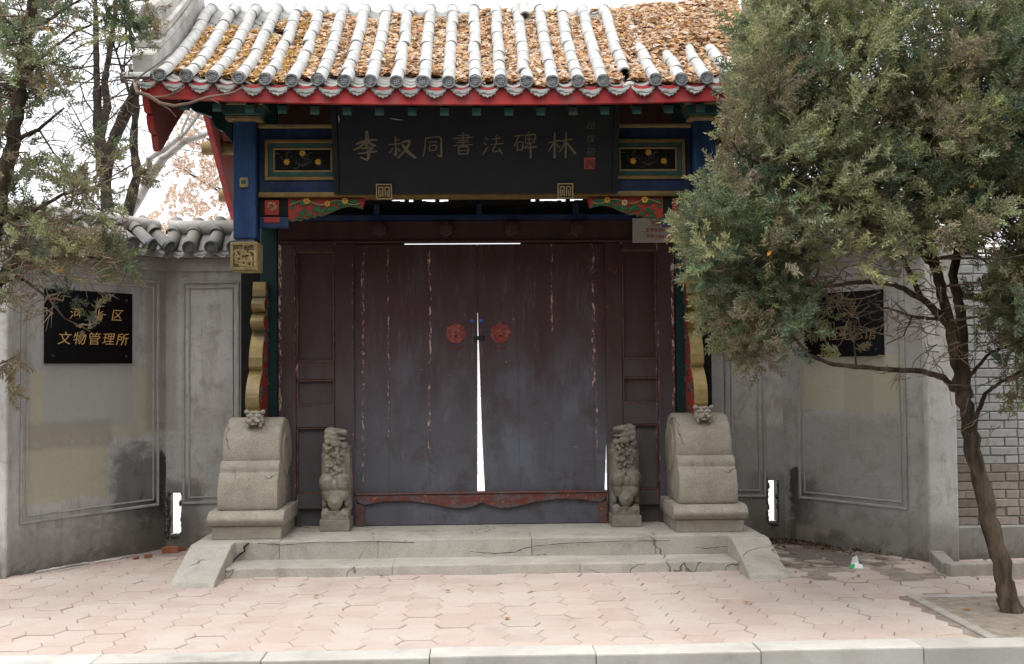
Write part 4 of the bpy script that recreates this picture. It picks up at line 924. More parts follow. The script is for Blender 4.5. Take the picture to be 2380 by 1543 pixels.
pl_sl = plaster('plaster_plaque_wall_near_rubble', [
    prect(SLf, 68, 860, 355, 1010, BEI, .8, .004, .03), prect(SLf, 100, 846, 308, 985, GREY, .9, .003, .02),
    prect(SLf, 48, 1040, 250, 1150, BEI, .9, .004, .30), prect(SLf, 45, 985, 260, 1035, (.25, .22, .2), .5, .03, .08),
    prect(SLf, 262, 1050, 395, 1320, (.09, .088, .085), .75, .10, .6), prect(SLf, 325, 1160, 400, 1300, SOOT, .85, .10, .6),
    prect(SLf, 368, 1050, 386, 1200, SOOT, .9, .014, .22), prect(SLf, 340, 655, 385, 1000, (.24, .205, .175), .5, .03, .06)], 1.3)
pl_stl = plaster('plaster_narrow_wall_near_rubble', [prect(STl, 385, 1120, 470, 1280, (.09, .088, .085), .7, .05, .2), prect(STl, 392, 1200, 440, 1260, SOOT, .7, .04, .15), prect(STl, 385, 620, 412, 1000, (.25, .22, .19), .5, .02, .04)], 4.1, 1.05)
pl_srf = plaster('plaster_plaque_wall_by_juniper', [
    prect(SRf, 1850, 828, 2105, 958, BEI, .85, .004, .02), prect(SRf, 1960, 830, 2030, 958, (.31, .30, .235), .5, .008, .008),
    prect(SRf, 1850, 965, 2110, 1180, (.27, .265, .255), .5, .05, .15), prect(SRf, 1836, 1085, 1858, 1280, SOOT, .9, .02, .28),
    prect(SRf, 1838, 1100, 1890, 1310, (.08, .078, .075), .7, .08, .5), prect(SRf, 1850, 1215, 1960, 1270, BEI, .6, .02, .10), prect(SRf, 1925, 1230, 1960, 1262, SOOT, .6, .02, .2)], 7.7, .95)
pl_str = plaster('plaster_narrow_wall_by_juniper', [prect(STr, 1740, 1100, 1850, 1280, (.08, .078, .075), .75, .05, .2), prect(STr, 1700, 990, 1850, 1200, (.26, .255, .245), .6, .04, .1)], 9.2, .98)
pl_mol = plaster('plaster_grimy_moulding', [], 18.0, .9)
pl_pil = plaster('plaster_pale_pilaster', [], 12.0, 1.3)
def ring(q, u0, u1, v0, v1, w, y0, y1):
    """mitred frame with a bevelled outer arris"""
    for (a, b, c, d) in (((u0, v0), (u1, v0), (u1-w, v0+w), (u0+w, v0+w)), ((u1, v0), (u1, v1), (u1-w, v1-w), (u1-w, v0+w)), ((u1, v1), (u0, v1), (u0+w, v1-w), (u1-w, v1-w)), ((u0, v1), (u0, v0), (u0+w, v0+w), (u0+w, v1-w))):
        q.prism([a, b, c, d], y0, y1)
mTILE2 = simple('shaded_coping_tile', (.20, .20, .195), (.29, .285, .275), 7, .85, .2, .35, .003, dirt=(.3, .25, .19), dscale=5, rv=.14)  # roof tile darkened: dimmer light under the tree and gate put into the colour
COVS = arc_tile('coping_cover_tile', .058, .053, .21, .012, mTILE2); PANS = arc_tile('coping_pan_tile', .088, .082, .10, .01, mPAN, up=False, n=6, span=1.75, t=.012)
def coping(fr, parent, n0, n1, sp, phase=0):
    L = fr.L
    cp = empty('tile_coping'); cp.parent = parent; cp.matrix_local = fr.M
    B().box(-.0, L, -.055, .30, WZ+.001, WZ+.045).out('coping_course', mDRIP, cp, bevel=.006)
    prof = [(-.06, WZ+.046), (.30, WZ+.046), (.31, WZ+.06), (.12, WZ+.235), (-.07, WZ+.06)]
    B().prism(prof, 0, L, 'x').out('coping_core', mDRIP, cp)
    a = math.atan2(.20, .25); n = int((L-phase)/sp)+1
    for k in range(n0, n+n1):
        x = phase+k*sp
        for j in range(2):
            Mx = Matrix.Translation((x+random.gauss(0, .006), -.115+j*.155, WZ+.085+j*.125)) @ Euler((a+random.gauss(0, .03)-.05, 0, random.gauss(0, .04))).to_matrix().to_4x4()
            place('cover_tile', COVS, cp, Mx)
        place('eave_disc', DISC, cp, Matrix.Translation((x, -.118, WZ+.083)) @ Euler((.45+random.gauss(0, .06), random.uniform(-.5, .5), 0)).to_matrix().to_4x4() @ Matrix.Scale(1.27, 4))
        for j in range(4):
            place('pan_tile', PANS, cp, Matrix.Translation((x+sp/2+random.gauss(0, .004), -.10+j*.062, WZ+.125+j*.05)) @ Euler((a-.15, 0, random.gauss(0, .03))).to_matrix().to_4x4())
        place('drip_tile', DRIP, cp, Matrix.Translation((x+sp/2, -.105, WZ+.045)) @ Euler((-.4, random.gauss(0, .06), random.gauss(0, .06))).to_matrix().to_4x4() @ Matrix.Scale(1.0, 4))
    B().tube([(0, .12, WZ+.275), (L, .12, WZ+.275)], [.062, .062], 10).out('coping_ridge', mMORT, cp, smooth=40)
def wing(side, label):
    w = empty('wing_wall', (0, 0, 0), label=label, cat='wall', group='plastered wing walls')
    st, sp = (STl, SLf) if side < 0 else (STr, SRf)
    ms, mp = (pl_stl, pl_sl) if side < 0 else (pl_str, pl_srf)
    # straight part with the drain slot
    h0, h1 = ((.012, .125) if side < 0 else (st.L-.145, st.L-.045)); zb, zt = ((.10, .455) if side < 0 else (.14, .50))
    q = B()
    if side < 0: q.box(h1, st.L, 0, .12, -.1, WZ); q.box(-.02, h1-.0005, 0, .08, zt, WZ); q.box(-.02, h1-.0005, 0.001, .08, -.1, zb); q.box(-.02, h0, .002, .17, zb+.0005, zt-.0005)
    else: q.box(0, h0, 0, .12, -.1, WZ); q.box(h0+.0005, st.L+.02, 0, .08, zt, WZ); q.box(h0+.0005, st.L+.02, .001, .08, -.1, zb); q.box(h1, st.L+.02, .002, .17, zb+.0005, zt-.0005)
    q.out('narrow_wall', ms, w, st.M)
    q = B()
    for k in range(9):      # ragged broken edge of the slot
        zz = zb+(zt-zb)*k/8; q.ball((h0+random.uniform(-.004, .01), .02+random.uniform(-.01, .02), zz), (.016, .05, .035), 6, 4); q.ball((h1+random.uniform(-.016, .008), .03, zz), (.013, .03, .028), 6, 4)
    q.ball(((h0+h1)/2, .03, zb-.005), (.06, .05, .02), 7, 5)
    q.out('slot_edge', mSOOTY, w, st.M)
    # splayed part
    B().box(0, sp.L+.0, 0, .3, -.1, WZ).out('plaque_wall', mp, w, sp.M)
    for fr, mat, (xa, ya), (xb, yb_), in ((st, ms, (413, 650) if side < 0 else (1680, 655), (557, 1200) if side < 0 else (1782, 1185)), (sp, mp, (48, 640) if side < 0 else (1850, 660), (368, 1215) if side < 0 else (2112, 1195))):
        u0, u1 = sorted((fr.px(xa, ya)[0], fr.px(xb, yb_)[0])); v1 = 2.22; v0 = .36
        u0 = max(u0, .05); u1 = min(u1, fr.L-.04)
        if fr is STl: u0 = max(u0, .135)
        if fr is STr: u1 = min(u1, fr.L-.155)
        q = B(); ring(q, u0, u1, v0, v1, .022, -.014, .0); o = q.out('panel_moulding', pl_mol, w, fr.M, bevel=.004)
        q = B(); ring(q, u0+.05, u1-.05, v0+.05, v1-.05, .014, -.009, .0); q.out('panel_bead', pl_mol, w, fr.M, bevel=.003)
    B().box(-.01 if side < 0 else .004, sp.L-.01, -.018, 0, 2.30, WZ).out('frieze_band', mp, w, sp.M, bevel=.005)
    B().box(.0, st.L, -.018, 0, 2.30, WZ).out('frieze_band', ms, w, st.M, bevel=.005)
    coping(st, w, 0, 0, .183, .04); coping(sp, w, 0, 0, .183, .06)
    # end pilaster
    if side < 0: q = B().box(-3.75, -3.375, 7.99, 8.4, -.1, WZ-.05)
    else: q = B().box(3.352, 3.575, 8.11, 8.5, -.1, WZ-.05)
    q.out('end_pilaster', pl_pil, w, bevel=.01)
    if side < 0:
        for (a, c, y, r) in ((.18, .62, -.05, .012), (.66, .98, -.10, .009), (.30, .5, -.14, .006)):
            pts = [(x, y+mnoise.noise((x*9, y*30, 1))*.03, .006+mnoise.noise((x*21, 3, y))*.004) for x in np.linspace(a, c, 22)]
            B().tube(pts, [r*(.6+.8*abs(mnoise.noise((i*.9, y*50, 2)))) for i in range(22)], 5).out('mortar_smear', mMORT, w, sp.M)
    return w
wing(-1, 'grey plaster wing wall, splayed, with beige patches and soot above brick rubble')
wing(1, 'grey plaster wing wall, splayed, behind the juniper, with pale end pilaster')
tag(B().box(-6.5, -3.76, 8.1, 8.4, -.1, 2.3).out('boundary_wall', pl_pil), label='plain grey boundary wall running on from the soot-stained wing wall', cat='wall')
# black plaques
def plaque(fr, x0, y0, x1, y1, lines, label, lm=None):
    a = fr.px(x0, y1, -.02); b = fr.px(x1, y0, -.02); w, h = b[0]-a[0], b[1]-a[1]
    t = empty('black_plaque', fr.M @ Vector((a[0]+w/2, -.001, a[1])), label=label, cat='plaque', group='black wall plaques'); t.rotation_euler = (0, 0, math.atan2(fr.d.y, fr.d.x))
    B().box(-w/2, w/2, -.022, 0, 0, h).out('plaque_slab', mGRANB, t, bevel=.003)
    for s_, fx, fz, sz, sp in lines:
        n = len(s_)
        for i, ch in enumerate(s_):
            place('plaque_lettering', text_mesh(ch, sz, lm or mGLET2, .001, .18, 1, -.0008), t, Matrix.Translation((w*(fx-.5)+(i-(n-1)/2)*sp, -.024, h*fz)) @ STAND @ Matrix.Scale(1.15, 4, (1, 0, 0)))
    for i in (-.42, .42):
        for k in (.1, .9): B().ball((i*w, -.024, k*h), (.012, .008, .012), 10, 6).out('screw_cap', mSOOT, t, smooth=60)
plaque(SLf, 105, 683, 308, 845, [('河北区', .56, .67, .10, .19), ('文物管理所', .53, .33, .105, .132)], 'shiny black plaque with gold characters in two rows on the soot-stained wing wall')
plaque(SRf, 1870, 672, 2050, 830, [('天津', .46, .68, .11, .22), ('觉悟社纪念馆', .46, .33, .105, .115)], 'shiny black plaque half hidden behind the juniper branches', mGOLD)

# ------------------------------------------------------------------ brick wall
bw = empty('brick_wall', (3.58, 8.27, 0), label='grey painted brick wall with bare tan lower courses behind the juniper trunk', cat='wall')
mBRK = simple('grey_painted_brick', (.30, .31, .31), (.38, .385, .38), 9, .9, .2, .5, .004, dirt=(.24, .22, .2), dscale=6, rv=.1)
mMORTD = simple('old_joint_mortar', (.2, .195, .185), (.28, .275, .265), 10, .95, .1, .4, rv=0)
mBRT = simple('tan_brick', (.22, .185, .16), (.31, .26, .225), 9, .92, .15, .6, .004, dirt=(.17, .155, .14), dscale=6, rv=.28)
B().box(.0, 1.6, .004, .3, .0, 2.3).out('brick_backing', mMORTD, bw); B().box(0, 1.6, -.06, .029, -.1, .245).out('plinth', plaster('plaster_plinth', [], 15., .85), bw, bevel=.01)
bmesh_ = {}
for (l, nm) in ((.205, 's'), (.098, 'h')):
    for mt, c in ((mBRK, 'g'), (mBRT, 't')): bmesh_[nm+c] = B().box(0, l, -.008, .03, 0, .059).mesh('brick', mt, bevel=.005)
for r in range(31):
    x = -.0-(r % 2)*.1; z = .249+r*.066; k = r
    while x < 1.25:
        nm = 's' if (k+r) % 2 == 0 else 'h'; l = .205 if nm == 's' else .098; k += 1
        tan = z < .72+mnoise.noise((x*2, z, 1))*.08
        if x+l > .02: 
            o = place('brick', bmesh_[nm+('t' if tan else 'g')], bw, Matrix.Translation((max(x, .002), random.uniform(-.003, .003), z+random.uniform(-.002, .002))) @ Euler((0, random.gauss(0, .006), random.gauss(0, .008))).to_matrix().to_4x4())
        x += l+.008
# low kerb blocks edging the bed
for (p, q_, lb) in (((3.40, 8.12), (3.28, 7.62), 'short concrete edging block running from the pale pilaster towards the paving'), ((3.26, 7.60), (4.4, 7.66), 'long concrete edging block lying in front of the brick wall plinth')):
    fr = Fr(p, q_) if p[0] < q_[0] else Fr(q_, p)
    o = B().box(0, fr.L, -.05, .05, -.03, .085).out('edging_block', mEDGE, None, fr.M, bevel=.012, seg=2); tag(o, lb, 'edging block')

# ------------------------------------------------------------------ courtyard seen through the door gap
stc = empty('courtyard_staircase', (0, 15, 0), label='white courtyard staircase glimpsed through the gap between the door leaves', cat='staircase')
for k in range(11): B().box(-3, 3, k*.32, k*.32+.3205, 0, .17*(k+1)).out('stair', mWHITE, stc, bevel=.012)
tag(B().box(-9, 9, 19.5, 20, 0, 3.4).out('courtyard_building', mWHITE), label='whitewashed courtyard building behind the staircase', cat='building')

# ------------------------------------------------------------------ trees
def inpoly(x, y, poly):
    c = False; j = len(poly)-1
    for i in range(len(poly)):
        xi, yi = poly[i]; xj, yj = poly[j]
        if (yi > y) != (yj > y) and x < (xj-xi)*(y-yi)/(yj-yi)+xi: c = not c
        j = i
    return c
def spray_proto(seed):
    r = np.random.default_rng(seed); Q = []
    def scale(p, d, L, w):
        n = np.cross(d, r.normal(size=3)); n /= np.linalg.norm(n)+1e-9
        Q.append([p-n*w, p+n*w, p+d*L])
    ax = np.array([0, 0, 1.]); bend = r.normal(size=3)*.25
    for i in range(20):
        t = i/19; p = ax*t*.115+bend*.05*t*t; th = i*2.4+r.uniform(-.4, .4); side = np.array([math.cos(th), math.sin(th), 0])
        d = side*.8+ax*.75; d /= np.linalg.norm(d); L = .05*(1-.6*t)*r.uniform(.7, 1.2)
        scale(p, d, L, .0034)
        for k in range(3):
            d2 = d+r.normal(size=3)*.5+ax*.2; d2 /= np.linalg.norm(d2); scale(p+d*L*(.2+.25*k), d2, L*.55, .0046)
    scale(ax*.1, ax, .035, .006)
    return np.array(Q)
PROT = [spray_proto(k) for k in range(8)]
def sprays(items):
    """items: (pos, dir, scale, colour)"""
    VV = []; CC = []
    for p, d, s_, c in items:
        d = d/(np.linalg.norm(d)+1e-9); a = np.cross(d, rng.normal(size=3)); a /= np.linalg.norm(a)+1e-9; b = np.cross(d, a)
        Q = PROT[rng.integers(8)]; Rm = np.stack([a, b, d], 0)*s_
        VV.append((Q.reshape(-1, 3) @ Rm)+p); CC.append(np.repeat(np.array([c]), len(Q), 0))
    return np.concatenate(VV), np.concatenate(CC)
def px3(x, y, Y): return np.array(P(x, y, Y))
PALJ = np.array([(.345, .355, .20), (.20, .25, .145), (.275, .295, .175), (.15, .195, .125), (.29, .25, .165), (.41, .41, .245)])
def juniper(name, label, limbs, clumps, base, nsp, twn, dead, palw, rad=(.07, .13)):
    t = empty(name, base, label=label, cat='tree'); inv = Matrix.Translation(-Vector(base))
    skel = []
    for li, L in enumerate(limbs):
        pts = [P(x, y, Y) for x, y, Y, r in L]; rad_ = [r for *_, r in L]; pp = []; rr2 = []
        for i in range(len(pts)-1):
            for u in np.linspace(0, 1, 8)[:-1]:
                pp.append(pts[i].lerp(pts[i+1], u)+Vector((random.gauss(0, 1), random.gauss(0, 1), random.gauss(0, 1)))*min(.006, rad_[i]*.12)); rr2.append((rad_[i]*(1-u)+rad_[i+1]*u)*random.uniform(.93, 1.07))
        pp.append(pts[-1]); rr2.append(rad_[-1]); skel += pp
        B().tube(pp, rr2, 12 if rad_[0] > .03 else 7, jit=.11 if rad_[0] > .03 else .07).out('trunk' if li < 2 else 'limb', mBARK, t, inv, smooth=60)
    items = []; tw = B(); sk = np.array([tuple(p) for p in skel])
    for (x, y, Y, n_, cr) in clumps:
        c = px3(x, y, Y); j = np.argmin(((sk-c)**2).sum(1)+ (sk[:, 2] > c[2]+.3)*.3); o = sk[j]; out = c-o; dl = np.linalg.norm(out)+1e-6
        if random.random() < twn:
            mid = o+out*.5+np.array((random.gauss(0, .05), random.gauss(0, .05), -.06*dl+random.gauss(0, .03)))
            tw.tube([o, o+(mid-o)*.5+rng.normal(size=3)*.015, mid, mid+(c-mid)*.5+rng.normal(size=3)*.02, c], [.008, .007, .0055, .004, .0025], 4)
        base_c = PALJ[rng.choice(6, p=palw)]
        gdir = out/dl*.6+np.array((0, -.25, .35))+rng.normal(size=3)*.3
        for k in range(n_):
            off = rng.normal(size=3)*cr*np.array((1, 1, .8))*.6
            d = gdir+off/cr*.9+rng.normal(size=3)*.35
            items.append((c+off, d, rng.uniform(.7, 1.15), base_c*rng.uniform(.75, 1.25)*np.array((1, rng.uniform(.92, 1.06), rng.uniform(.8, 1.1)))))
    VV, CC = sprays(items)
    me_ = bigmesh('crown', VV, 3, mFOL, CC); cr_ = place('crown', me_, t, inv)
    for (x0, y0, x1, y1, Y, n_) in dead:       # thin bare twigs
        for k in range(n_):
            x, y = random.uniform(x0, x1), random.uniform(y0, y1); p = P(x, y, Y+random.uniform(-.25, .25)); a = random.gauss(math.pi, .8); L = random.uniform(.08, .28); pts = [p]; d = Vector((math.cos(a), random.gauss(0, .3), -.1+random.gauss(0, .5)))
            for q_ in range(5): d = (d+Vector((random.gauss(0, .3), random.gauss(0, .3), random.gauss(0, .3)))).normalized(); pts.append(pts[-1]+d*L/5)
            tw.tube(pts, [.0035, .003, .0028, .0024, .002, .0012], 4)
            p2 = pts[2]; d2 = (d+Vector((random.gauss(0, .7), random.gauss(0, .5), random.gauss(0, .7)))).normalized(); tw.tube([p2, p2+d2*L*.2, p2+d2*L*.45], [.0025, .002, .001], 4)
    tag(tw.out('twigs', mTWIG, t, inv, recalc=False), kind='stuff')
    LV.clear(); LC.clear()
    for k in range(26):
        x, y, Y, *_ = random.choice(clumps); leafquad(P(x+random.uniform(-20, 20), y+random.uniform(-20, 20), Y-.12), .018, (random.gauss(0, 1), -1, random.gauss(0, 1)), (.62, .30, .05))
    place('caught_leaves', bigmesh('caught_leaves', np.array([tuple(v) for v in LV], dtype=np.float32), 3, mDRY, np.array(LC, dtype=np.float32)), t, inv)
    return t
def clump_field(poly, n, Y0, Ys, ylim, ns, cr, mind, hole=None):
    out = []; xs = [p[0] for p in poly]; ys_ = [p[1] for p in poly]; tries = 0
    while len(out) < n and tries < 60000:
        tries += 1; x, y = random.uniform(min(xs), max(xs)), random.uniform(min(ys_), max(ys_))
        if not inpoly(x, y, poly): continue
        if hole and hole(x, y): continue
        Y = min(max(random.gauss(Y0, Ys), ylim[0]), ylim[1])
        if any((x-a)**2+(y-b)**2+((Y-c)*300)**2 < mind**2 for a, b, c, *_ in out): continue
        out.append((x, y, Y, ns, random.uniform(*cr)))
    return out
# right-hand juniper
polyR = [(1795, -40), (1740, 40), (1705, 75), (1755, 130), (1730, 170), (1745, 230), (1705, 290), (1720, 345), (1690, 420), (1640, 470), (1612, 510), (1630, 560), (1625, 620), (1652, 665), (1665, 740), (1690, 800), (1740, 825), (1800, 815), (1800, 780), (1850, 770), (1880, 715), (1860, 660), (1900, 620), (1990, 640), (2060, 640), (2120, 600), (2190, 560), (2260, 600), (2300, 640), (2310, 720), (2330, 800), (2370, 830), (2430, 900), (2520, 880), (2520, -60)]
def holeR(x, y):
    v = mnoise.noise((x*.011, y*.013, 4.2))
    sky_ = (((x-2125)/110)**2+((y-45)/55)**2 < 1) or (((x-2085)/40)**2+((y-120)/70)**2 < 1) or (((x-2300)/55)**2+((y-600)/70)**2 < 1)
    thin = y > 540 and 1850 < x < 2300
    return (x > 1880 and y > 655 and x < 2240) or (sky_ and random.random() < .8) or (v > .33 and x > 1800) or (thin and random.random() < .72)
clR = clump_field(polyR, 1000, 6.45, .38, (5.7, 7.25), 13, (.07, .12), 22, holeR)
clR += [(x, y, 6.3, 3, .035) for x, y in ((1885, 735), (1900, 755), (1925, 735), (1950, 775), (1985, 810), (1960, 820), (1925, 700))]
clR += [(x, y, 6.3, 8, .06) for x, y in ( (2350, 860), (2365, 900), (2360, 930), (1600, 520), (1612, 515), (1630, 480))]
limR = [[(2352, 1424, 6.48, .062), (2332, 1330, 6.48, .053), (2292, 1180, 6.5, .05), (2258, 1020, 6.52, .047), (2240, 920, 6.5, .046), (2222, 830, 6.45, .034), (2205, 740, 6.45, .030), (2180, 640, 6.45, .03), (2140, 500, 6.45, .03), (2110, 350, 6.45, .024), (2090, 200, 6.45, .018), (2085, 40, 6.45, .012)],
    [(2246, 930, 6.52, .036), (2238, 820, 6.58, .032), (2232, 720, 6.62, .03), (2215, 640, 6.65, .028), (2245, 480, 6.7, .022), (2260, 300, 6.7, .018), (2250, 100, 6.7, .012)],
    [(2218, 905, 6.45, .02), (2195, 878, 6.4, .019), (2140, 862, 6.35, .016), (2070, 858, 6.3, .015), (1990, 852, 6.25, .014), (1930, 845, 6.22, .012), (1880, 825, 6.2, .011), (1850, 790, 6.2, .009), (1800, 740, 6.2, .006)],
    [(2200, 745, 6.45, .02), (2150, 700, 6.35, .018), (2080, 660, 6.3, .015), (2000, 655, 6.25, .013), (1900, 668, 6.2, .011), (1800, 640, 6.2, .008), (1700, 600, 6.2, .005)],
    [(2170, 620, 6.45, .022), (2080, 520, 6.3, .017), (1950, 440, 6.2, .013), (1820, 400, 6.1, .009), (1720, 360, 6.1, .005)],
    [(2130, 460, 6.45, .02), (2000, 320, 6.35, .015), (1850, 220, 6.3, .01), (1740, 150, 6.3, .005)],
    [(2110, 340, 6.45, .015), (1980, 160, 6.5, .011), (1850, 40, 6.5, .006)],
    [(2205, 760, 6.5, .02), (2140, 690, 6.6, .016), (2080, 560, 6.7, .012), (1980, 480, 6.8, .007)],
    [(2240, 560, 6.65, .016), (2320, 480, 6.6, .012), (2400, 400, 6.55, .007)], [(2250, 400, 6.7, .014), (2340, 250, 6.6, .009), (2420, 150, 6.5, .005)],
    [(2268, 970, 6.5, .014), (2290, 915, 6.45, .012), (2330, 885, 6.4, .011), (2390, 855, 6.35, .009), (2450, 820, 6.3, .006)],
    [(2250, 880, 6.55, .012), (2300, 820, 6.5, .009), (2380, 790, 6.45, .006)],
    [(2205, 745, 6.4, .011), (2120, 735, 6.3, .009), (2060, 715, 6.25, .006), (2000, 735, 6.2, .004), (1970, 760, 6.2, .003)],
    [(2120, 735, 6.3, .006), (2100, 780, 6.25, .004), (2060, 800, 6.2, .003)], [(1990, 852, 6.25, .007), (1985, 800, 6.2, .005), (1995, 770, 6.2, .004), (1980, 735, 6.2, .003)]]
juniper('juniper_tree', 'leaning juniper with dense olive-green foliage growing from the paving beside the brick wall', limR, clR, tuple(G(2345, 1424)), 11, .55,
    [(1900, 560, 2200, 760, 6.3, 95), (2050, 700, 2200, 880, 6.25, 26), (2220, 700, 2380, 1000, 6.4, 40), (1850, 620, 2000, 780, 6.25, 30)], [.22, .14, .24, .12, .12, .16])
# left-hand juniper, thinner and browner
polyL = [(-140, -60), (345, -60), (362, 30), (345, 90), (318, 130), (290, 95), (240, 60), (170, 55), (120, 90), (140, 160), (160, 260), (90, 300), (80, 360), (170, 400), (235, 430), (255, 500), (235, 560), (300, 610), (255, 640), (200, 600), (120, 660), (60, 700), (-140, 760)]
def holeL(x, y):
    return mnoise.noise((x*.012, y*.013, 8)) > .02 or (x > 95 and y > 625) or (y < 330 and random.random() < .35)
clL = clump_field(polyL, 165, 6.9, .3, (6.3, 7.3), 8, (.06, .10), 20, holeL)
clL += [(222, 712, 6.9, 2, .02), (208, 745, 6.9, 3, .02), (200, 765, 6.9, 2, .02), (165, 690, 6.9, 3, .03)]
clL += [(x, y, 6.9, 9, .05) for x, y in ( (320, 70), (325, 100), (255, 610), (285, 600), (280, 620), (35, 840), (20, 900), (300, 40), (270, 30), (235, 330), (255, 360), (330, 400), (315, 420))]
limL = [[(-150, 1300, 6.8, .075), (-110, 1000, 6.8, .07), (-60, 700, 6.85, .06), (0, 450, 6.9, .05), (30, 330, 6.9, .045), (48, 200, 6.9, .04), (62, 100, 6.9, .036), (75, 0, 6.9, .032), (90, -120, 6.9, .025)],
    [(-60, 700, 6.85, .03), (20, 620, 6.9, .022), (110, 600, 6.9, .014), (180, 590, 6.9, .009), (260, 610, 6.9, .005)],
    [(-20, 520, 6.85, .022), (60, 500, 6.85, .015), (150, 450, 6.85, .010), (230, 430, 6.85, .005)],
    [(30, 330, 6.9, .018), (90, 300, 6.9, .012), (150, 250, 6.9, .006)], [(48, 190, 6.9, .016), (110, 120, 6.95, .01), (180, 70, 7, .008), (260, 40, 7, .006), (330, 60, 7, .004)],
    [(62, 80, 6.9, .014), (150, 20, 6.95, .009), (240, -30, 7, .005)], [(-60, 690, 6.8, .018), (40, 640, 6.75, .011), (110, 690, 6.7, .007), (150, 740, 6.7, .005), (210, 770, 6.7, .003)], [(-90, 880, 6.8, .012), (-10, 850, 6.75, .006), (35, 830, 6.75, .003)]]
juniper('juniper_tree', 'sparse brownish juniper with bare twigs hanging over the first black plaque', limL, clL, tuple(P(-165, 1390, 6.8)), 9, .6,
    [(0, 500, 300, 645, 6.8, 130), (20, 640, 140, 730, 6.7, 34), (0, 60, 330, 420, 6.95, 170), (100, 420, 300, 520, 6.9, 40)], [.10, .16, .20, .18, .30, .06])
# bare trees behind the wall
def grow(tb, p, d, L, r, depth, spread=.6, droop=0, n=5, kn=.0):
    pts = [Vector(p)]; d = Vector(d).normalized(); rads = [r]
    for i in range(n):
        d = (d+Vector((random.gauss(0, .16), random.gauss(0, .16), random.gauss(0, .12)-droop))).normalized(); pts.append(pts[-1]+d*L/n); rads.append(r*(1-.45*(i+1)/n)*random.uniform(1-kn, 1+kn))
    tb.tube(pts, rads, 5 if r > .01 else 4, jit=.05)
    if depth:
        for k in range(random.choice((2, 3))):
            i = random.randint(2, n); e = (d+Vector((random.gauss(0, spread), random.gauss(0, spread), random.gauss(0, spread)+.1))).normalized()
            grow(tb, pts[i], e, L*random.uniform(.55, .8), max(rads[i]*.6, .0022), depth-1, spread, droop, n, kn)
def bare(name, label, limbs, mat, base, extra, knob=.18, tdepth=3):
    t = empty(name, base, label=label, cat='tree'); inv = Matrix.Translation(-Vector(base)); tw = B()
    for li, L in enumerate(limbs):
        pts = [P(x, y, Y) for x, y, Y, r in L]; pp = []; rr2 = []
        for i in range(len(pts)-1):
            for u in np.linspace(0, 1, 6)[:-1]:
                pp.append(pts[i].lerp(pts[i+1], u)); rr2.append((L[i][3]*(1-u)+L[i+1][3]*u)*random.uniform(1-knob, 1+knob))
        pp.append(pts[-1]); rr2.append(L[-1][3])
        B().tube(pp, rr2, 9, jit=.08).out('trunk' if li == 0 else 'limb', mat, t, inv, smooth=60)
        for k in range(extra):
            i = random.randint(len(pp)//3, len(pp)-1); d = Vector((random.gauss(0, 1), random.gauss(0, .6), random.gauss(.3, .7)))
            grow(tw, pp[i], d, random.uniform(.35, .8), .009, tdepth, .55)
    tag(tw.out('twigs', mat, t, inv, recalc=False), kind='stuff'); return t
bare('bare_tree', 'dark knobbly bare tree rising behind the tiled wall coping', [
    [(250, 900, 10.6, .062), (250, 520, 10.6, .056), (246, 420, 10.6, .053), (232, 330, 10.6, .053), (226, 240, 10.6, .040), (224, 130, 10.6, .028), (222, 20, 10.6, .022), (222, -60, 10.6, .019)],
    [(232, 320, 10.6, .043), (250, 250, 10.6, .034), (243, 190, 10.6, .031), (255, 120, 10.6, .028), (268, 30, 10.6, .022), (272, -60, 10.6, .019)],
    [(245, 430, 10.6, .050), (262, 330, 10.5, .053), (290, 265, 10.4, .053), (312, 215, 10.2, .043), (322, 150, 10.1, .028), (330, 40, 10, .019)]], mBARKD, tuple(P(250, 1240, 10.6)), 9)
bare('bare_tree', 'slim dark bare tree with swollen knots beside the pale leaning limb', [
    [(285, 900, 11, .062), (290, 520, 11, .056), (318, 410, 11, .046), (310, 330, 11, .038), (316, 250, 11, .034), (318, 160, 11, .025), (300, 60, 11, .019), (290, -60, 11, .015)],
    [(318, 300, 11, .019), (300, 215, 10.6, .014), (270, 120, 10.3, .011), (240, 40, 10, .007)]], mBARKD, tuple(P(285, 1230, 11)), 8)
wt_ = bare('bare_tree', 'pale smooth-barked tree limb leaning behind the red barge board', [
    [(230, 900, 11.6, .074), (272, 560, 11.6, .053), (300, 500, 11.6, .050), (345, 425, 11.6, .046), (378, 370, 11.6, .043), (430, 328, 11.6, .034), (462, 318, 11.5, .028), (492, 306, 11.5, .025), (540, 280, 11.5, .019)],
    [(350, 415, 11.6, .031), (345, 370, 11.5, .028), (385, 345, 11.5, .028), (430, 310, 11.5, .019), (470, 255, 11.5, .015), (500, 180, 11.5, .012)],
    [(420, 332, 11.6, .019), (424, 300, 11.6, .015), (440, 265, 11.6, .012), (470, 220, 11.6, .009)]], mBARKW, tuple(P(230, 1220, 11.6)), 1, .07)
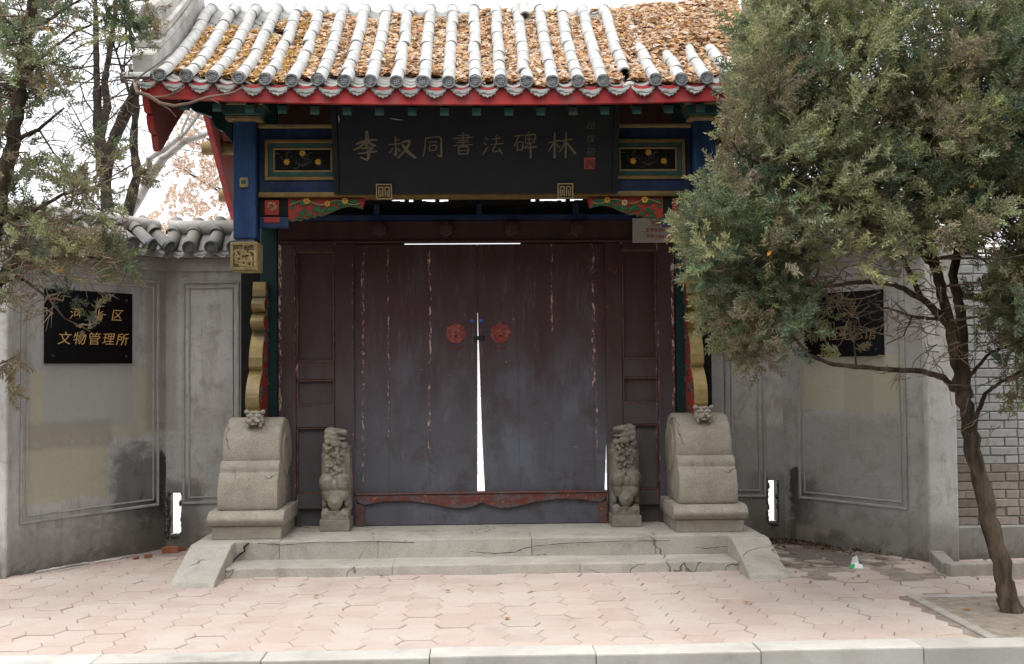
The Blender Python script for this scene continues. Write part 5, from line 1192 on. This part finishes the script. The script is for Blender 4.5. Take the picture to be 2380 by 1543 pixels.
# overhanging bare branch in front of the eave, growing from the dark tree
tb = B()
def bp(L, r0, r1):
    pts = [P(x, y, Y) for x, y, Y in L]; tb.tube(pts, list(np.linspace(r0, r1, len(pts))), 6, jit=.06)
bp([(318, 150, 10.0), (312, 190, 8.6), (320, 215, 7.36), (345, 222, 7.3), (372, 240, 7.28), (405, 246, 7.27), (440, 240, 7.26), (480, 226, 7.25), (520, 220, 7.25), (545, 214, 7.25), (562, 204, 7.25)], .016, .005)
bp([(320, 215, 7.36), (350, 227, 7.3), (385, 224, 7.3), (415, 213, 7.28), (430, 200, 7.28)], .009, .004)
bp([(372, 240, 7.28), (395, 255, 7.27), (410, 272, 7.27)], .006, .003); bp([(480, 226, 7.25), (500, 235, 7.25), (510, 240, 7.25)], .004, .002)
bp([(312, 190, 7.42), (335, 170, 7.4), (365, 150, 7.4), (395, 125, 7.38)], .007, .003)
ov = tb.out('overhanging_branch', mTWIG); tag(ov, label='thin bare branch stretching across the red fascia at the roof corner', cat='branch')
# trees far behind with brown winter leaves
def leafy(name, label, cx, cy, Y, poly, n, size, cols, base_px):
    b_ = P(*base_px, Y); t = empty(name, tuple(b_), label=label, cat='tree'); inv = Matrix.Translation(-b_)
    tb_ = B(); random.seed(int(cx)); top = P(cx, cy, Y)
    tb_.tube([b_, b_.lerp(top, .5)+Vector((.1, 0, 0)), top], [.16, .12, .06], 8); tb_.out('trunk', mBARKD, t, inv, smooth=60)
    tw = B()
    for k in range(26): p = b_.lerp(top, random.uniform(.45, 1)); grow(tw, p, (random.gauss(0, 1), random.gauss(0, .5), random.uniform(.1, 1)), random.uniform(.8, 1.8), .025, 3, .5)
    tw.out('branches', mBARKD, t, inv, recalc=False)
    LV.clear(); LC.clear(); xs = [p[0] for p in poly]; ys_ = [p[1] for p in poly]; c = 0
    while c < n:
        x, y = random.uniform(min(xs), max(xs)), random.uniform(min(ys_), max(ys_))
        if not inpoly(x, y, poly) or mnoise.noise((x*.03, y*.03, 3))+.7*mnoise.noise((x*.11, y*.11, 7)) < -.05: continue
        c += 1; f = random.uniform(.7, 1.2); cc = random.choice(cols)
        leafquad(P(x, y, Y+random.uniform(-1, 1)), size*random.uniform(.6, 1.3), (random.gauss(0, 1), -1, random.gauss(0, 1)), tuple(v*f for v in cc))
    place('crown', bigmesh('crown', np.array([tuple(v) for v in LV], dtype=np.float32), 3, mDRY, np.array(LC, dtype=np.float32)), t, inv)
BR = [(.60, .43, .33), (.66, .50, .40), (.52, .35, .26), (.70, .58, .48)]
leafy('autumn_tree', 'tree with pale brown winter leaves behind the gate post', 640, 330, 16, [(395, 240), (470, 215), (700, 180), (720, 560), (350, 560), (300, 540), (380, 470), (405, 400), (390, 330)], 20000, .019, BR, (640, 1110))
leafy('autumn_tree', 'tree with pale brown leaves showing through gaps in the dense juniper', 2150, 250, 17, [(1850, 120), (2000, -60), (2500, -80), (2500, 640), (1850, 640)], 14000, .022, BR, (2150, 1090))
bare('bare_tree', 'grey bare tree showing between the dense juniper branches over the brick wall', [[(2260, 900, 12, .1), (2250, 560, 12, .09), (2230, 300, 12, .07), (2200, 60, 12, .05), (2190, -60, 12, .04)], [(2245, 480, 12, .05), (2330, 320, 12, .04), (2390, 100, 12, .03)], [(2235, 350, 12, .045), (2140, 200, 12, .03), (2110, 20, 12, .02)]], mBARKD, tuple(P(2260, 1170, 12)), 12)

# ------------------------------------------------------------------ small things on the ground
def rubble(x, y, s, rz, mat, label):
    p = G(x, y, 0.0); q = B().box(-s, s, -s*.55, s*.55, -.004, s*.75); me_ = q.mesh('brick_fragment', mat, bevel=s*.14, seg=1)
    for v in me_.vertices: v.co += Vector((random.gauss(0, 1), random.gauss(0, 1), random.gauss(0, 1) if v.co.z > .01 else 0))*s*.07
    o = place('brick_fragment', me_, None, Matrix.Translation(p) @ Matrix.Rotation(rz, 4, 'Z')); tag(o, label, 'brick', 'brick rubble under the drain slot')
rubble(398, 1284, .062, .15, mBRICKR, 'largest red brick fragment at the foot of the soot-stained wall')
rubble(424, 1279, .032, .8, mBRICKR, 'small red brick fragment beside the sloping side stone of the steps')
rubble(345, 1296, .03, .4, mBRICKR, 'flat red brick chip against the soot-stained wall foot')
rubble(316, 1300, .024, 1.2, mBRICKR, 'smallest red brick chip against the soot-stained wall foot')
p = G(404, 1272); tag(B().box(-.07, .07, -.05, .05, 0, .07).out('concrete_lump', mCARV, None, Matrix.Translation(p+Vector((0, .06, 0))) @ Matrix.Rotation(.2, 4, 'Z'), bevel=.02), 'grey concrete lump below the drain slot beside red brick rubble', 'rubble')
lt_ = empty('paper_litter', tuple(G(1990, 1320)), label='crumpled white and green paper scrap on the damp paving', cat='litter')
q = B(); pts = [(-.03, -.02, 0), (.045, -.025, 0), (.05, .02, .02), (.0, .02, .035), (-.02, .015, .075), (.01, .01, .09), (-.035, .02, .02), (.02, -.01, .03)]
q.add(pts, [(0, 1, 7), (1, 2, 7), (7, 2, 3), (3, 4, 5), (0, 7, 6), (6, 7, 3), (6, 3, 4), (7, 5, 3)]); q.out('paper', mBATH, lt_, recalc=False)
B().add([(-.055, -.01, .002), (-.02, -.02, .004), (-.01, -.005, .03), (-.04, .01, .025)], [(0, 1, 2), (0, 2, 3)]).out('green_corner', mGRNL, lt_, recalc=False)
lfm = []
for k in range(4):
    LV.clear(); LC.clear(); leafquad(Vector((0, 0, .006)), .02, (0, 0, 1), ((.5, .25, .06), (.42, .2, .08), (.6, .36, .1), (.28, .13, .06))[k])
    lfm.append(bigmesh('fallen_leaf', np.array([tuple(v) for v in LV], dtype=np.float32), 3, mDRY, np.array(LC, dtype=np.float32)))
random.seed(21)
def leafat(p, label, grp_):
    o = place('fallen_leaf', random.choice(lfm), None, Matrix.Translation(p) @ Euler((random.gauss(0, .15), random.gauss(0, .15), random.uniform(0, 6))).to_matrix().to_4x4() @ Matrix.Scale(random.uniform(.6, 1.3), 4)); tag(o, label, 'leaf', grp_)
for x, y in ((735, 1388), (797, 1418), (1403, 1358), (905, 1350), (888, 1340), (1345, 1330), (2140, 1396), (1690, 1398), (1735, 1402), (520, 1325), (560, 1340), (468, 1330), (1980, 1345), (1560, 1380), (1180, 1440), (700, 1360), (1040, 1375)): leafat(G(x, y, .002), 'small dry leaf lying on the pink hexagonal paving', 'leaves on the paving')
for x, y in ((728, 1233), (700, 1222), (712, 1225), (1515, 1215)): leafat(G(x, y, .203), 'small orange leaf on the granite platform beside a drum stone', 'leaves on the platform')
for k in range(16): leafat(Vector((random.uniform(2.9, 3.6), random.uniform(6.0, 6.8), .0)), 'brown leaf lying on the bare soil of the tree pit', 'leaves in the tree pit')
LV.clear(); LC.clear()
for k in range(420):
    x = random.gauss(2.62, .22); y = 9.22-(x-2.585)*1.3-abs(random.gauss(0, .2)) if x > 2.58 else 9.2-abs(random.gauss(0, .16))
    if x < 2.2 or y < 7.9: continue
    leafquad(Vector((x, y, .008+random.random()*.012)), random.uniform(.008, .02), (random.gauss(0, .4), random.gauss(0, .4), 1), random.choice([(.06, .04, .03), (.12, .06, .035), (.2, .09, .04), (.04, .03, .025)]))
tag(place('leaf_litter', bigmesh('leaf_litter', np.array([tuple(v) for v in LV], dtype=np.float32), 3, mDRY, np.array(LC, dtype=np.float32))), label='rotting dark leaf litter heaped at the foot of the wall by the drain slot', cat='leaf litter', kind='stuff')
